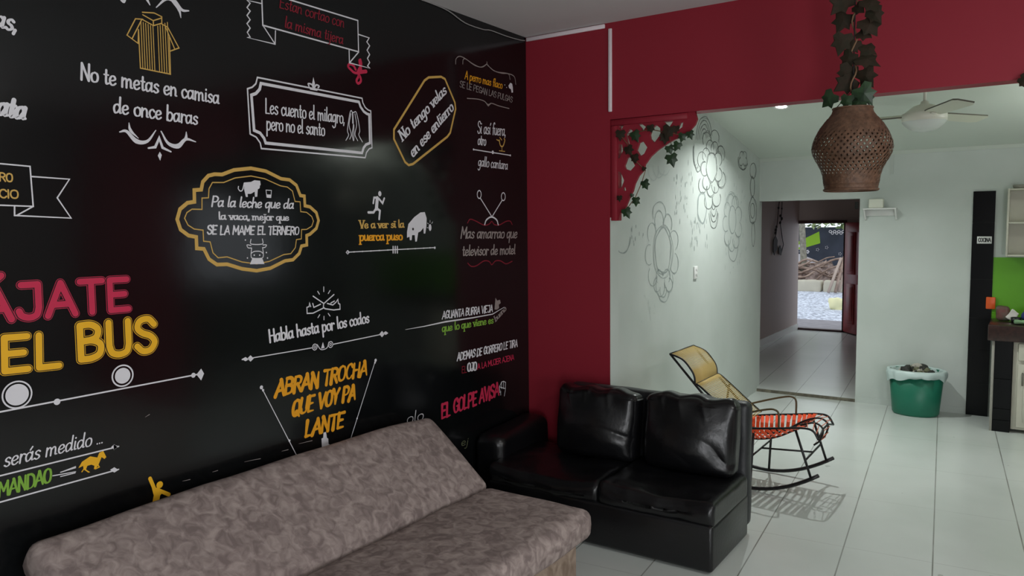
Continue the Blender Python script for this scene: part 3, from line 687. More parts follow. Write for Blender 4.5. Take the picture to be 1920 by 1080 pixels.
# 18 moocher saying
d = Decal('white and red two-line saying starting "ADEMAS DE GORRERO LE TIRA EL OJO"', 910, 670)
d.put('lettering', d.ink().text('ADEMAS DE GORRERO LE TIRA', tuple(z(382, 480)[0]), tuple(z(752, 390)[0]), 13, 'brush', 1.15), I_WHITE)
d.put('lettering', d.ink().text('EL', tuple(z(410, 555)[0]), tuple(z(442, 550)[0]), 12, 'mono', .9), I_DRED)
d.put('lettering', d.ink().text('OJO', tuple(z(445, 545)[0]), tuple(z(502, 536)[0]), 15, 'serif', 1.3), I_WHITE)
d.put('lettering', d.ink().text('A LA MUJER AJENA', tuple(z(507, 532)[0]), tuple(z(732, 472)[0]), 10, 'mono', 1.2), I_RED)
# 19 blow saying
d = Decal('crimson brush letters "EL GOLPE AVISA" with a small white hand, above the black loveseat', 885, 750)
d.put('lettering', d.ink().text('EL GOLPE AVISA', tuple(z(285, 832)[0]), tuple(z(640, 690)[0]), 24, 'brush', 1.25, slant=.1), I_RED)
I = d.ink()
for q in ((645, 675, 642, 640, 655, 610, 668, 605, 680, 612, 678, 660, 672, 695), (655, 610, 655, 650), (668, 608, 667, 650), (645, 640, 678, 650), (650, 665, 650, 690)): I.line(z(*q), 1.4)
d.put('hand_icon', I, I_WHITE)
# 20 words mostly hidden behind the furniture
d = Decal('tops of white script letters peeking over the suede sofa back corner', 775, 785)
z = zoomer(560, 760, 3.375)
d.put('lettering', d.ink().text('olo', tuple(z(680, 118)[0]), tuple(z(790, 88)[0]), 20, 'script', .55), I_WHITE)
d = Decal('faint grey-green letters in the dark gap between the two sofas', 868, 830)
d.put('lettering', d.ink().text('ej', tuple(z(1025, 255)[0]), tuple(z(1072, 250)[0]), 14, 'script', .9), mat('faint_green_mural_paint', lin((92, 96, 70)), .5))

# small scrapes in the black paint above the sofa back
d = Decal('thin pale scrapes in the black paint just above the suede sofa back', 480, 858, name='paint_scrape', cat='wall mark')
for q in ((342, 902, 356, 899), (398, 885, 408, 882), (458, 866, 476, 862, 488, 860), (528, 846, 540, 843), (560, 832, 585, 826), (272, 782, 280, 777)):
    d.put('scrape', d.ink().line([(q[i], q[i + 1]) for i in range(0, len(q), 2)], 1.3, taper=(.4, 1)), I_GREY)
# flower drawings on the white wall: ovals, petals and leaf dabs in grey line
L_DK = mat('dark_drawing_line', lin((106, 112, 108)), .6); L_MD = mat('grey_drawing_line', lin((150, 160, 156)), .6); L_LT = mat('pale_drawing_line', lin((178, 188, 183)), .6)
class Flower(Decal):
    def __init__(s, label, px, py): super().__init__(label, px, py, 'W', 'flower_drawing', 'wall drawing', 'line-drawn flowers on the white wall')
def oval(I, cx, cy, rx, ry, wp, n=28, wob=0, a0=0, a1=360):
    rq = random.Random(cx * 7 + cy * 3 + rx)
    for rep in (0, 1):
        oval1(I, cx + rq.uniform(-.7, .7) * rep, cy + rq.uniform(-1.6, 1.6) * rep, rx * (1 + rq.uniform(-.1, .12) * rep), ry * (1 + rq.uniform(-.06, .08) * rep), wp * (.9 - .3 * rep), n, wob + .022, a0, a1, rq.uniform(0, 6))
def oval1(I, cx, cy, rx, ry, wp, n, wob, a0, a1, ph):
    k = range(n) if a1 - a0 == 360 else range(n + 1)
    P = [(cx + rx * (1 + wob * math.sin(j * 1.1 + ph)) * math.cos(math.radians(a0 + (a1 - a0) * j / n)), cy + ry * (1 + wob * math.sin(j * 1.1 + ph)) * math.sin(math.radians(a0 + (a1 - a0) * j / n))) for j in k]
    I.line(P, wp * 1.15, closed=(a1 - a0 == 360), cap=False)
def petals(I, cx, cy, rx, ry, n, pr, wp, ry_k=1.9):
    for k in range(n):
        a = 2 * math.pi * k / n + .3
        x, y = cx + rx * math.cos(a), cy + ry * math.sin(a); dg = math.degrees(math.atan2(math.sin(a) * ry, math.cos(a) * rx))
        oval(I, x, y, pr, pr * ry_k, wp, 10, 0, dg - 115, dg + 115)
def dabs(I, cx, cy, sx, sy, n, rp, seed):
    r = random.Random(seed)
    for k in range(n):
        I.dot(cx + r.uniform(-sx, sx), cy + r.uniform(-sy, sy), rp * r.uniform(.5, 1.4), n=8, rx=rp * r.uniform(.15, .4))
f = Flower('tall dark-line flower stack under the red beam, beside the ceiling light', 1330, 320)
I = f.ink(); oval(I, 1334, 313, 10, 27, 1.5, wob=.04); petals(I, 1334, 315, 13, 40, 9, 7, 1.4); petals(I, 1334, 318, 19, 62, 8, 8, 1.3)
for k in range(5): oval(I, 1320, 262, 4 + k * 2.6, 12 + k * 8, 1.2, 14, 0, 180, 350)
for k in range(4): oval(I, 1338, 385 + k * 3, 3 + k * 2, 8 + k * 9, 1.4, 14, 0, 10, 170)
for k in range(3): oval(I, 1303 + k * 3, 285, 4 + k * 2, 26 + k * 6, 1.1, 14, 0, 60, 200)
f.put('line_drawing', I, L_DK)
f = Flower('bold grey ring with leaf dabs, beside the dark flower stack', 1316, 390)
I = f.ink(); oval(I, 1316, 390, 8.5, 29, 3.2, wob=.03); dabs(I, 1312, 440, 16, 30, 16, 5, 4); f.put('line_drawing', I, L_MD)
f = Flower('large pale mandala flower low on the white wall, left of the power socket', 1240, 475)
I = f.ink(); oval(I, 1243, 470, 15, 42, 2.2, wob=.02); oval(I, 1243, 472, 19, 50, 1.2); petals(I, 1241, 475, 24, 62, 9, 8, 1.2, 2.4); petals(I, 1243, 530, 12, 14, 5, 6, 1.2, 2.2); oval(I, 1244, 545, 10, 22, 1.2, 14, 0, 10, 170); oval(I, 1236, 400, 12, 22, 1.2, 16, 0, 150, 380); f.put('line_drawing', I, L_MD)
f = Flower('half ring drawing at the left end of the white wall under the red bracket', 1167, 445)
I = f.ink(); oval(I, 1167, 445, 15, 30, 1.8, 18, 0, 0, 185); dabs(I, 1195, 440, 12, 20, 10, 5, 8); f.put('line_drawing', I, L_MD)
f = Flower('faint petal curves showing below the ivy on the red bracket', 1226, 318)
I = f.ink()
for k in range(3): oval(I, 1225 + k * 10, 312, 11, 26 - k * 5, 1.3, 14, 0, 20, 185)
f.put('line_drawing', I, L_LT)
f = Flower('grey-green mandala flower near the corner by the doorway', 1375, 420)
I = f.ink(); oval(I, 1373, 412, 7, 26, 1.5); petals(I, 1373, 418, 12, 40, 9, 6, 1.3, 2.4); oval(I, 1374, 460, 9, 30, 1.3, 16, 0, 0, 180); oval(I, 1371, 392, 11, 30, 1.2, 16, 0, 180, 350); f.put('line_drawing', I, L_MD)
f = Flower('brown-black hanging blossom chain in the corner above the doorway', 1408, 380)
I = f.ink(); oval(I, 1411, 395, 7, 24, 1.4, wob=.05); oval(I, 1411, 395, 4, 14, 1.2); oval(I, 1412, 320, 6, 14, 1.3); oval(I, 1393, 300, 9, 18, 1.3, 14, 0, 20, 200); oval(I, 1412, 440, 3, 22, 1.2); oval(I, 1411, 350, 4, 18, 1.2); petals(I, 1393, 300, 4, 10, 5, 4, 1.1); f.put('line_drawing', I, L_DK)
f = Flower('scatter of grey leaf dabs between the two large flowers', 1280, 380)
I = f.ink(); dabs(I, 1277, 372, 14, 44, 26, 4, 21); dabs(I, 1300, 440, 8, 30, 10, 5, 22); dabs(I, 1295, 330, 5, 30, 6, 5, 23); f.put('line_drawing', I, L_MD); f.o['kind'] = 'stuff'
f = Flower('faint drips of leaf marks below and around the corner flower', 1365, 470)
I = f.ink(); dabs(I, 1375, 350, 22, 30, 16, 5, 31); dabs(I, 1375, 490, 16, 25, 10, 4, 32); dabs(I, 1215, 570, 14, 34, 10, 4, 33); dabs(I, 1392, 430, 10, 60, 14, 4, 34); f.put('line_drawing', I, L_LT)
f.o['kind'] = 'stuff'
# ------------------------------------------------------------ suede sofa bed along the black wall
def nz(p, s, o=0): return noise.noise(Vector((p.x * s + o, p.y * s + o * 1.7, p.z * s - o)))
SUEDE = mat('crushed_suede', lin((124, 110, 107)), .85, spec=.2, col2=lin((172, 157, 151)), scale=20, detail=14, dist=.9, lo=.36, hi=.70, bump=.25, bscale=40)
SUEDE_S = mat('crushed_suede_side', lin((128, 110, 96)), .85, spec=.2, col2=lin((168, 150, 134)), scale=9, detail=5, dist=1.4, lo=.36, hi=.68, bump=.25, bscale=40)
so = (-2.1, 2.2, 0)
sofa = thing('sofa_bed', 'grey-beige crushed suede sofa bed with reclined back, along the black wall', 'sofa', so)
def f_seat(p, u):
    p = p.copy(); p.z += .012 * (1 - u.x * u.x) * (1 - u.y ** 4) if u.z > 0 else 0
    p += Vector((0, 0, 1)) * nz(p, 5) * .006; p.x += nz(p, 4, 3) * .006; return p
B().soft((.66, 2.10, .155), .055, 60, f_seat, Matrix.Translation((-2.065, 2.215, .342))).build('seat_cushion', SUEDE, sofa, origin=so)
ang = math.atan2(.345, -.43)                # recline
ux = Vector((math.cos(ang), 0, math.sin(ang))); nx = Vector((math.sin(-ang) * -1, 0, 0))
nrm = Vector((ux.z, 0, -ux.x))              # faces the room
def f_back(p, u):
    p = p.copy(); e = (1 - u.x ** 4) * (1 - u.y ** 4)
    if u.z > 0: p.z += .022 * e
    p.x += .022 * (1 - u.y * u.y) * max(0, u.x) + nz(p, 3, 5) * .010; p.z += nz(p, 4, 1) * .007; return p
L_ = .56; Mb = Matrix(((ux.x, 0, nrm.x, 0), (0, 1, 0, 0), (ux.z, 0, nrm.z, 0), (0, 0, 0, 1)))
mid = Vector((-2.37, 2.225, .405)) + ux * (L_ / 2) - nrm * .075
B().soft((L_, 2.13, .15), .05, 60, f_back, Matrix.Translation(mid) @ Mb).build('back_cushion', SUEDE, sofa, origin=so)
B().box(-2.34, -1.80, 1.20, 3.20, .03, .275, .02, 3).build('base', SUEDE_S, sofa, origin=so)
for x in (-2.28, -1.86):
    for y in (1.28, 3.12): B().lathe([(.02, 0), (.026, .04)], 14, (x, y, 0), cap0=True, cap1=True).build('foot', M_BLACKM, sofa, origin=so)

# ------------------------------------------------------------ black leather loveseat in front of the red wall
LEA = mat('black_leather', lin((13, 13, 15)), .30, spec=.5, col2=lin((19, 19, 21)), scale=5, bump=.12, bscale=50)
LEAS = mat('worn_black_leather', lin((40, 42, 44)), .45, spec=.5, col2=lin((28, 29, 31)), scale=4, bump=.15, bscale=60)
lo = (-2.1, 4.1, 0)
love = thing('loveseat', 'black leather loveseat with left arm only, in front of the red wall', 'sofa', lo)
def wr(p, s, amt, o=0): return noise.turbulence(Vector((p.x * s + o, p.y * s, p.z * s * 1.6)), 3, False, noise_basis='PERLIN_ORIGINAL') * amt
B().box(-2.72, -1.30, 3.715, 4.32, .012, .26, .02, 3).build('base', LEA, love, origin=lo)
def f_blk(p, u): 
    p = p.copy(); p += u.normalized() * nz(p, 6, 2) * .006; return p
B().soft((1.18, .11, .74), .035, 40, f_blk, Matrix.Translation((-1.90, 4.375, .41))).build('back_panel', LEAS, love, origin=lo)
def f_arm(p, u):
    p = p.copy()
    if u.z > 0: p.z += .035 * (u.y + 1) / 2 + .012 * (1 - u.x * u.x)
    if u.y < 0 : p.y -= .012 * (1 - u.x * u.x)
    p.x += nz(p, 5, 4) * .008; return p
B().soft((.22, .58, .43), .05, 36, f_arm, Matrix.Translation((-2.80, 4.12, .265))).build('arm', LEA, love, origin=lo)
# seat cushions: sagging front edge
def mk_seat(x0, x1, ztop, sag, seed):
    def f(p, u):
        p = p.copy()
        if u.z > 0:
            p.z += -sag * (1 - u.x * u.x) * (.4 + .6 * max(0, -u.y)) + wr(p, 4, .012, seed) - .006
            p.z += .02 * (1 - u.y * u.y) * (1 - u.x ** 4)
        if u.y < -.5: p.y += wr(p, 5, .014, seed + 3) - .008 - .018 * (1 - u.z * u.z)
        return p
    return B().soft((x1 - x0, .58, .15), .035, 46, f, Matrix.Translation(((x0 + x1) / 2, 4.03, ztop - .075)))
mk_seat(-2.72, -1.97, .375, .035, 1).build('seat_cushion', LEA, love, origin=lo)
mk_seat(-1.97, -1.30, .385, .03, 7).build('seat_cushion', LEA, love, origin=lo)
def mk_back(x0, x1, seed, zb, zt, lean):
    W = x1 - x0; Hh = zt - zb
    def f(p, u):
        p = p.copy(); e = (1 - u.x ** 4) * (1 - u.z ** 2)
        if u.y < 0:
            p.y -= .085 * (1 - u.x ** 2) * (1 - ((u.z + .25) / 1.25) ** 2 if u.z > -.25 else 1 - ((u.z + .25) / .75) ** 2 * .6)
            # creases fanning out of the lower corner
            q = p.x * 14 + p.z * 30; fall = max(0, 1 - abs(u.z + .45) * 1.4) * max(0, .3 + u.x)
            p.y += (abs(math.sin(q * .55 + 2 * nz(p, 4, seed))) ** .6 - .6) * -.022 * fall + nz(p, 5, seed) * .012 * e
            # pinched folds along the top edge
            for gx in (-.55, -.1, .42): p.y -= .016 * math.exp(-((u.x - gx - .06 * math.sin(u.z * 5)) / .05) ** 2) * max(0, u.z - .35)
            if u.z > .45: p.y += math.cos(u.x * 9 + seed) * .012 * (u.z - .45) / .55
        if u.z > .8: p.z += math.cos(u.x * 9 + seed) * .008 - .012 * abs(u.x) ** 3 + nz(p, 6, seed) * .008
        p.x += nz(p, 4, seed) * .012
        return p
    M = Matrix.Translation(((x0 + x1) / 2, 4.215, (zb + zt) / 2)) @ Matrix.Rotation(lean, 4, 'X')
    return B().soft((W, .15, Hh), .05, 64, f, M)
mk_back(-2.49, -1.935, 2.0, .37, .80, -.10).build('back_cushion', LEA, love, origin=lo)
mk_back(-1.885, -1.33, 5.0, .38, .82, -.10).build('back_cushion', LEA, love, origin=lo)
for x in (-2.6, -1.36):
    for y in (3.85, 4.375): B().lathe([(.022, 0), (.028, .055)], 14, (x, y, 0), cap0=True, cap1=True).build('foot', M_BLACKM, love, origin=lo)

# ------------------------------------------------------------ rocking chair
ro = (-1.5, 5.34, 0)
OR = mat('orange_plastic_cord', lin((250, 84, 26)), .45); YE = mat('yellow_plastic_cord', lin((214, 186, 116)), .45)
rock = thing('rocking_chair', 'black metal rocking chair with orange cord seat and yellow cord back, behind the loveseat', 'chair', ro)
HW = .226
def rk(t): return (t, .018 + .155 * ((t + .05) / .45) ** 2)
for s in (-1, 1):
    b = B(); P = [(-.52 + .93 * k / 22, s * HW, rk(-.52 + .93 * k / 22)[1]) for k in range(23)]
    b.tube(P, .013).build('rocker', M_BLACKM, rock)
for s in (-1, 1):
    B().tube([(.262, s * HW, .46), (.365, s * HW, rk(.365)[1])], .0085).build('leg', M_BLACKM, rock)
    B().tube([(-.012, s * HW, .40), (-.03, s * HW, rk(-.03)[1])], .0085).build('leg', M_BLACKM, rock)
    B().tube([(-.33, s * HW, .62), (-.40, s * HW, rk(-.40)[1])], .0085).build('leg', M_BLACKM, rock)
B().tube([(.325, -HW, .265), (.325, HW, .265)], .0065).tube([(-.022, -HW, .24), (-.022, HW, .24)], .0065).tube([(-.022, 0, .24), (.325, 0, .265)], .0065).build('stretcher', M_BLACKM, rock)
def sgm(P, n): return smooth_pts(P, n)
# seat rails: raised side rails, sunken middle rails, all curling down at the front
TOP = [(-.16, .405), (-.02, .43), (.15, .455), (.30, .478), (.37, .468), (.405, .415)]
MID = [(-.14, .355), (.0, .36), (.12, .375), (.25, .455), (.345, .485), (.40, .45), (.385, .375), (.345, .335)]
LOW = [(-.12, .325), (-.02, .325), (.10, .355), (.22, .42), (.30, .462)]
b = B()
for s in (-1, 1):
    b.tube(sgm([(x, s * HW, z) for x, z in TOP], 5), .0075)
    b.tube(sgm([(x, s * .085, z) for x, z in LOW], 5), .0065)
b.tube(sgm([(x, .075, z) for x, z in MID], 5), .0065).tube(sgm([(x, -.075, z) for x, z in MID[3:]], 5), .0065)
b.tube([(-.16, -HW, .405), (-.12, -.085, .325), (-.12, .085, .325), (-.16, HW, .405)], .0075)
b.tube([(.405, -HW, .415), (.40, -.075, .45), (.40, .075, .45), (.405, HW, .415)], .0065)
b.build('seat_frame', M_BLACKM, rock)
def at(P, t):
    P = sgm([(x, 0, z) for x, z in P], 6); k = t * (len(P) - 1); i = min(int(k), len(P) - 2); q = P[i].lerp(P[i + 1], k - i); return q.x, q.z
b = B()
for s in (-1, 1):
    for k in range(13):
        t = (k + .5) / 13; x0, z0 = at(TOP[:4], t); x1, z1 = at(LOW, min(1, t * .98))
        for off in (-.0075, 0, .0075):
            b.tube([(x0 + off, s * HW, z0), (x1 + off, s * .085, z1)], .0045, 6)
        if k % 2: b.tube([(x0 + .02, s * HW, z0), (x1 - .008, s * .085, z1)], .003, 5)
for k in range(26):
    t = (k // 2 + .42 + .16 * (k % 2)) / 13; x0, z0 = at(LOW, t); b.tube([(x0, -.085, z0), (x0, .085, z0)], .0045, 6)
b.build('seat_cords', OR, rock)
b = B()
PAL = mat('pale_orange_cord', lin((226, 120, 88)), .45)
for k in range(7):
    t = k / 6; x0, z0 = at(MID[3:], .15 + .8 * t); b.tube([(x0, -.075, z0), (x0 + .01, .075, z0)], .003, 5)
for k in range(5):
    x0, z0 = at(TOP[3:], k / 4); x1, z1 = at(MID[3:6], k / 4)
    for s in (-1, 1): b.tube([(x0, s * HW, z0), (x1, s * .075, z1)], .003, 5)
b.build('front_cords', PAL, rock)
# back: straight rails with two forward-bulging arcs, yellow cords across
A0, A1, A2 = (-.612, .89), (-.425, .688), (-.16, .405)
HEAD = [A0, (-.52, .858), (-.455, .79), (-.43, .74), A1]
LUM = [A1, (-.395, .682), (-.30, .608), (-.20, .525), (-.09, .44)]
b = B()
for s in (-1, 1):
    b.tube([(A0[0], s * HW, A0[1]), (A1[0], s * HW, A1[1]), (A2[0], s * HW, A2[1])], .0085)
    b.tube(sgm([(x, s * HW, z) for x, z in HEAD], 5), .007); b.tube(sgm([(x, s * HW, z) for x, z in LUM], 5), .007)
b.tube([(A0[0], -HW, A0[1]), (A0[0], HW, A0[1])], .007).tube([(A1[0], -HW, A1[1]), (A1[0], HW, A1[1])], .007)
b.build('back_frame', M_BLACKM, rock)
b = B()
for P, n in ((HEAD, 40), (LUM, 44)):
    for k in range(n):
        x0, z0 = at(P, (k + .5) / n); b.tube([(x0, -HW, z0), (x0, HW, z0)], .0033, 5)
b.build('back_cords', YE, rock)
for s in (-1, 1):
    B().tube(sgm([(-.22, s * HW, .475), (-.05, s * HW, .535), (.075, s * HW, .573), (.125, s * HW, .577), (.152, s * HW, .552), (.154, s * HW, .46)], 5), .007).build('armrest', mat('olive_brown_rod', lin((84, 72, 44)), .5), rock)

# ------------------------------------------------------------ waste bin
wo = (-.86, 8.06, 0)
bin_ = thing('waste_bin', 'green plastic waste bin with a pale bag folded over its rim, by the white wall', 'bin', wo)
B().lathe([(.0, .006), (.185, .0), (.200, .02), (.236, .42), (.228, .42), (.192, .03), (0, .02)], 48, sy=.78, cap0=False).build('bucket', mat('green_bin_plastic', lin((34, 112, 88)), .38, spec=.4), bin_)
b = B(); n = 72; V = []; F = []
for k in range(n):
    a = 2 * math.pi * k / n
    hem = .335 + .022 * math.sin(a * 3 + .6) + .014 * math.sin(a * 7) + (.055 * max(0, math.cos((a - 5.35) * 2.2)) if 4.6 < a < 6.1 else 0)
    for r, z in ((.205, .34), (.222, .415), (.233, .432), (.252, .425), (.260, .40 + .01 * math.sin(a * 5)), (.256, .37 + .006 * math.sin(a * 9)), (.249, hem)):
        rr = r * (1 + .018 * math.sin(a * 11) + .012 * math.sin(a * 17 + z * 20)); V.append((rr * math.cos(a), rr * .8 * math.sin(a), z))
for k in range(n):
    for j in range(6): F.append([k * 7 + j, ((k + 1) % n) * 7 + j, ((k + 1) % n) * 7 + j + 1, k * 7 + j + 1])
b.add(V, F, True).build('bin_bag', mat('pale_bag_film', lin((196, 214, 210)), .35, spec=.5), bin_)
b = B(); r = random.Random(5)
for k in range(26):
    a = r.uniform(0, 6.28); q = r.uniform(0, .15); b.cur = k % 3
    c = (wo[0] + q * math.cos(a), wo[1] + q * .78 * math.sin(a), .385 + r.uniform(0, .05))
    bm = bmesh.new(); bmesh.ops.create_icosphere(bm, subdivisions=2, radius=r.uniform(.025, .05))
    for v in bm.verts: v.co = v.co * (1 + .5 * noise.noise(v.co * 40 + Vector((k, 0, 0)))) + Vector(c)
    b.bm(bm, False)
o = b.build('rubbish', [mat('dark_rubbish', lin((44, 46, 40)), .6), mat('pale_rubbish', lin((176, 172, 160)), .6), mat('olive_rubbish', lin((106, 108, 84)), .6)], origin=(wo[0], wo[1], .385))
tag(o, 'crumpled dark and pale rubbish filling the green bin', 'rubbish', kind='stuff')

# ------------------------------------------------------------ woven lantern on an ivy-wrapped cord
lx, ly = -.714, 3.9
BAM = mat('brown_bamboo', lin((106, 76, 56)), .6, col2=lin((80, 56, 40)), scale=40, bump=.3, bscale=90)
lan = thing('pendant_lantern', 'brown woven bamboo lantern hanging in the opening on a leafy cord', 'lamp', (lx, ly, 1.955))
kk = .00246
prof = [(47.0, 0), (47.5, 6), (48.5, 14), (50, 28), (55, 44), (63, 58), (70, 72), (71.5, 82), (69.5, 94), (64, 108), (55, 124), (44, 138), (37, 148), (34.5, 157)]
PR = [(r * kk, z * kk) for r, z in prof]
def rad(z):
    for (r0, z0), (r1, z1) in zip(PR, PR[1:]):
        if z <= z1: return r0 + (r1 - r0) * (z - z0) / (z1 - z0)
    return PR[-1][0]
b = B(); b.lathe(PR[:4], 48); b.lathe([(r - .004, z) for r, z in PR[:4]][::-1], 48); b.build('lower_band', BAM, lan)
b = B(); b.lathe(PR[-4:], 48); b.lathe([(r - .004, z) for r, z in PR[-4:]][::-1], 48); b.build('upper_band', BAM, lan)
b = B(); NS = 40; z0, z1 = PR[2][1], PR[-3][1]; M_ = 22
for dr in (-1, 1):
    for k in range(NS):
        V = []; F = []
        for i in range(M_ + 1):
            t = i / M_; z = z0 + (z1 - z0) * t; a = 2 * math.pi * k / NS + dr * t * 1.55
            hwd = math.pi / NS * (.55 if .2 < t < .72 else .55 + .6 * min(1, max(.2 - t, t - .72) / .12))
            rr = rad(z) + (.0018 if ((i + k) % 2) * 2 - 1 == dr else 0) + .001 * dr
            for sd in (-1, 1):
                aa = a + sd * hwd; V.append((rr * math.cos(aa), rr * math.sin(aa), z))
        for i in range(M_): F.append([2 * i, 2 * i + 1, 2 * i + 3, 2 * i + 2])
        b.add(V, F, True)
b.build('woven_shade', BAM, lan)
for pts in (((47.5, 3), .006), ((34.8, 156), .005), ((47.8, 12), .003)):
    b = B(); R_, z_ = pts[0][0] * kk, pts[0][1] * kk; b.tube([(R_ * math.cos(a * .131), R_ * math.sin(a * .131), z_) for a in range(48)], pts[1], 6, True); b.build('rim', BAM, lan)
b = B(); b.tube([(-.085, 0, .38), (0, 0, .47), (.085, 0, .38)], .0022, 5).tube([(0, 0, .47), (0, 0, ZC - 1.955)], .0035, 6); b.build('cord', M_DARK, lan)

def leaf(b, c, d, n, size, seed=0):
    """lobed ivy leaf: c base, d tip direction, n facing"""
    d = Vector(d).normalized(); n = Vector(n); n = (n - d * n.dot(d)).normalized(); s = d.cross(n); r = random.Random(seed)
    out = [(0, 0), (.32, -.12), (.5, .12), (.36, .34), (.46, .6), (.22, .62), (0, 1.0), (-.22, .62), (-.46, .6), (-.36, .34), (-.5, .12), (-.32, -.12)]
    th = .035
    V = []; base = Vector(c)
    for sd in (1, -1):
        V.append(base + d * size * .35 + n * (size * (.06 + sd * th / 2)))
        for x, y in out:
            k = 1 + r.uniform(-.08, .08)
            V.append(base + s * (x * size * k) + d * (y * size * k) + n * (size * (-.22 * x * x - .16 * (y - .35) ** 2 + sd * th / 2)))
    m_ = len(out); F = []
    for i in range(m_):
        j = (i + 1) % m_; F.append([0, 1 + i, 1 + j]); F.append([m_ + 1, m_ + 2 + j, m_ + 2 + i]); F.append([1 + i, m_ + 2 + i, m_ + 2 + j, 1 + j])
    return b.add(V, F)
def tocam(p): return (EYE - Vector(p)).normalized()
gv = (lx, ly, 2.36)
iv = thing('ivy_garland', 'artificial ivy wound round the lantern cord, dangling above the woven lantern', 'garland', gv)
r = random.Random(3)
b = B(); P = []
for k in range(40):
    z = 2.36 + (ZC - 2.36) * k / 39; a = k * .8; P.append((lx + .012 * math.cos(a), ly + .012 * math.sin(a), z))
b.tube(P, .004, 6).build('stem', M_STEM, iv, origin=gv)
spots = [(1590, 8, 48), (1625, 12, 40), (1588, 42, 44), (1622, 52, 46), (1583, 80, 44), (1612, 70, 32), (1624, 98, 40), (1604, 88, 34), (1612, 122, 46), (1596, 140, 44), (1618, 146, 44), (1602, 164, 48), (1612, 180, 46), (1562, 190, 40), (1590, 190, 30), (1606, 196, 46), (1622, 186, 30), (1598, 112, 36), (1635, 30, 36), (1605, 20, 30)]
for i, (px, py, sp_) in enumerate(spots):
    c = on(1, ly - .02 + r.uniform(-.05, .05), px, py - sp_ * .35); side = 1 if px > 1604 else -1
    d_ = Vector((side * r.uniform(.2, .8), r.uniform(-.3, .2), r.uniform(-1, -.4)))
    b = B(); leaf(b, c, d_, tocam(c) + Vector((r.uniform(-.6, .6), 0, r.uniform(-.3, .6))), sp_ * .00215, i); b.build('leaf', M_LEAFD if py < 170 else M_LEAF, iv, origin=gv)
# sprig at the right end of the beam
gp = on(1, YR - .03, 1914, 150)
iv2 = thing('ivy_garland', 'brown ivy sprig at the right end of the red beam, cut by the picture edge', 'garland', gp)
for i, (px, py) in enumerate(((1918, 156), (1927, 150), (1936, 160), (1945, 140))):
    c = on(1, YR - .04, px, py - 10); b = B(); leaf(b, c, (.3 * (-1) ** i, 0, -1), tocam(c), .055, i + 50); b.build('leaf', M_LEAFD, iv2, origin=gp)
b = B(); b.tube([on(1, YR - .02, 1912, 148), on(1, YR - .03, 1930, 143), on(1, YR - .02, 1950, 130)], .003, 5).build('stem', M_STEM, iv2, origin=gp)

# ------------------------------------------------------------ red fretwork bracket with ivy
YB = YR + .03
def plate(name, outer, holes, y, th, m, parent, org):
    cu = bpy.data.curves.new('tmp', 'CURVE'); cu.dimensions = '2D'; cu.fill_mode = 'BOTH'; cu.extrude = th / 2
    for P in [outer] + holes:
        sp_ = cu.splines.new('POLY'); sp_.points.add(len(P) - 1); sp_.use_cyclic_u = True
        for q, (a, c) in zip(sp_.points, P): q.co = (a, c, 0, 1)
    ob = bpy.data.objects.new('tmp', cu); COL.objects.link(ob); dg = bpy.context.evaluated_depsgraph_get(); me = bpy.data.meshes.new_from_object(ob.evaluated_get(dg))
    bpy.data.objects.remove(ob); bpy.data.curves.remove(cu)
    for v in me.vertices: v.co = Vector((v.co.x, y - v.co.z, v.co.y)) - Vector(org)
    me.materials.append(m); me.name = name
    o = bpy.data.objects.new(name, me); COL.objects.link(o); o.parent = parent; return o
zb = zoomer(1140, 200, 4.694)
def pl(*c): return [(on(1, YB, *p).x, on(1, YB, *p).z) for p in zb(*c)]
bo = on(1, YB, 1150, 222)
br = thing('arch_bracket', 'red fretwork corner bracket with ivy, under the red beam beside the pillar', 'bracket', bo)
outer = pl(60, 112, 770, 40, 790, 110, 770, 160, 735, 200, 745, 235, 660, 262, 590, 290, 520, 330, 440, 385, 380, 440, 330, 510, 320, 560, 275, 610, 240, 680, 225, 740, 195, 800, 170, 860, 155, 910, 115, 940, 100, 1000, 20, 1005, 55, 900)
holes = [pl(105, 165, 150, 158, 125, 205, 108, 200), pl(165, 240, 200, 195, 225, 215, 180, 260, 205, 355, 178, 320), pl(270, 155, 300, 150, 340, 180, 310, 220, 300, 190), pl(375, 250, 395, 190, 430, 162, 465, 190, 468, 245, 415, 318, 380, 285), pl(488, 125, 585, 118, 560, 160, 540, 190, 528, 188, 520, 160), pl(622, 195, 640, 145, 668, 138, 660, 180, 622, 212),
         pl(258, 385, 280, 320, 315, 305, 352, 360, 325, 415, 290, 438), pl(100, 330, 130, 335, 138, 390, 110, 450, 98, 460), pl(150, 520, 175, 455, 200, 440, 245, 520, 205, 565, 160, 550), pl(95, 570, 120, 580, 148, 650, 125, 715, 95, 718), pl(140, 712, 160, 710, 165, 738, 145, 742)]
plate('fretwork', outer, holes, YB, .022, W_RED, br, bo)
b = B(); b.box(-2.278, -2.235, YR + .008, YR + .085, 1.84, 2.449, .004, 1); b.box(-2.278, -1.76, YR + .008, YR + .085, 2.45, 2.489, .004, 1); b.build('frame_board', W_RED, br, origin=bo)
iv3 = thing('ivy_garland', 'artificial ivy with green leaves threaded through the red corner bracket', 'garland', bo)
r = random.Random(9)
lv = [(110, 250, 95, 0), (225, 265, 105, 1), (170, 390, 95, 2), (230, 460, 90, 2), (370, 195, 75, 2), (545, 225, 120, 2), (500, 280, 100, 2), (535, 380, 85, 3), (620, 350, 85, 3), (550, 470, 115, 3), (660, 270, 80, 3), (715, 250, 75, 3), (315, 690, 90, 3), (245, 835, 85, 3), (150, 940, 100, 3), (215, 785, 40, 3), (320, 550, 45, 2), (100, 810, 60, 2), (600, 200, 70, 2)]
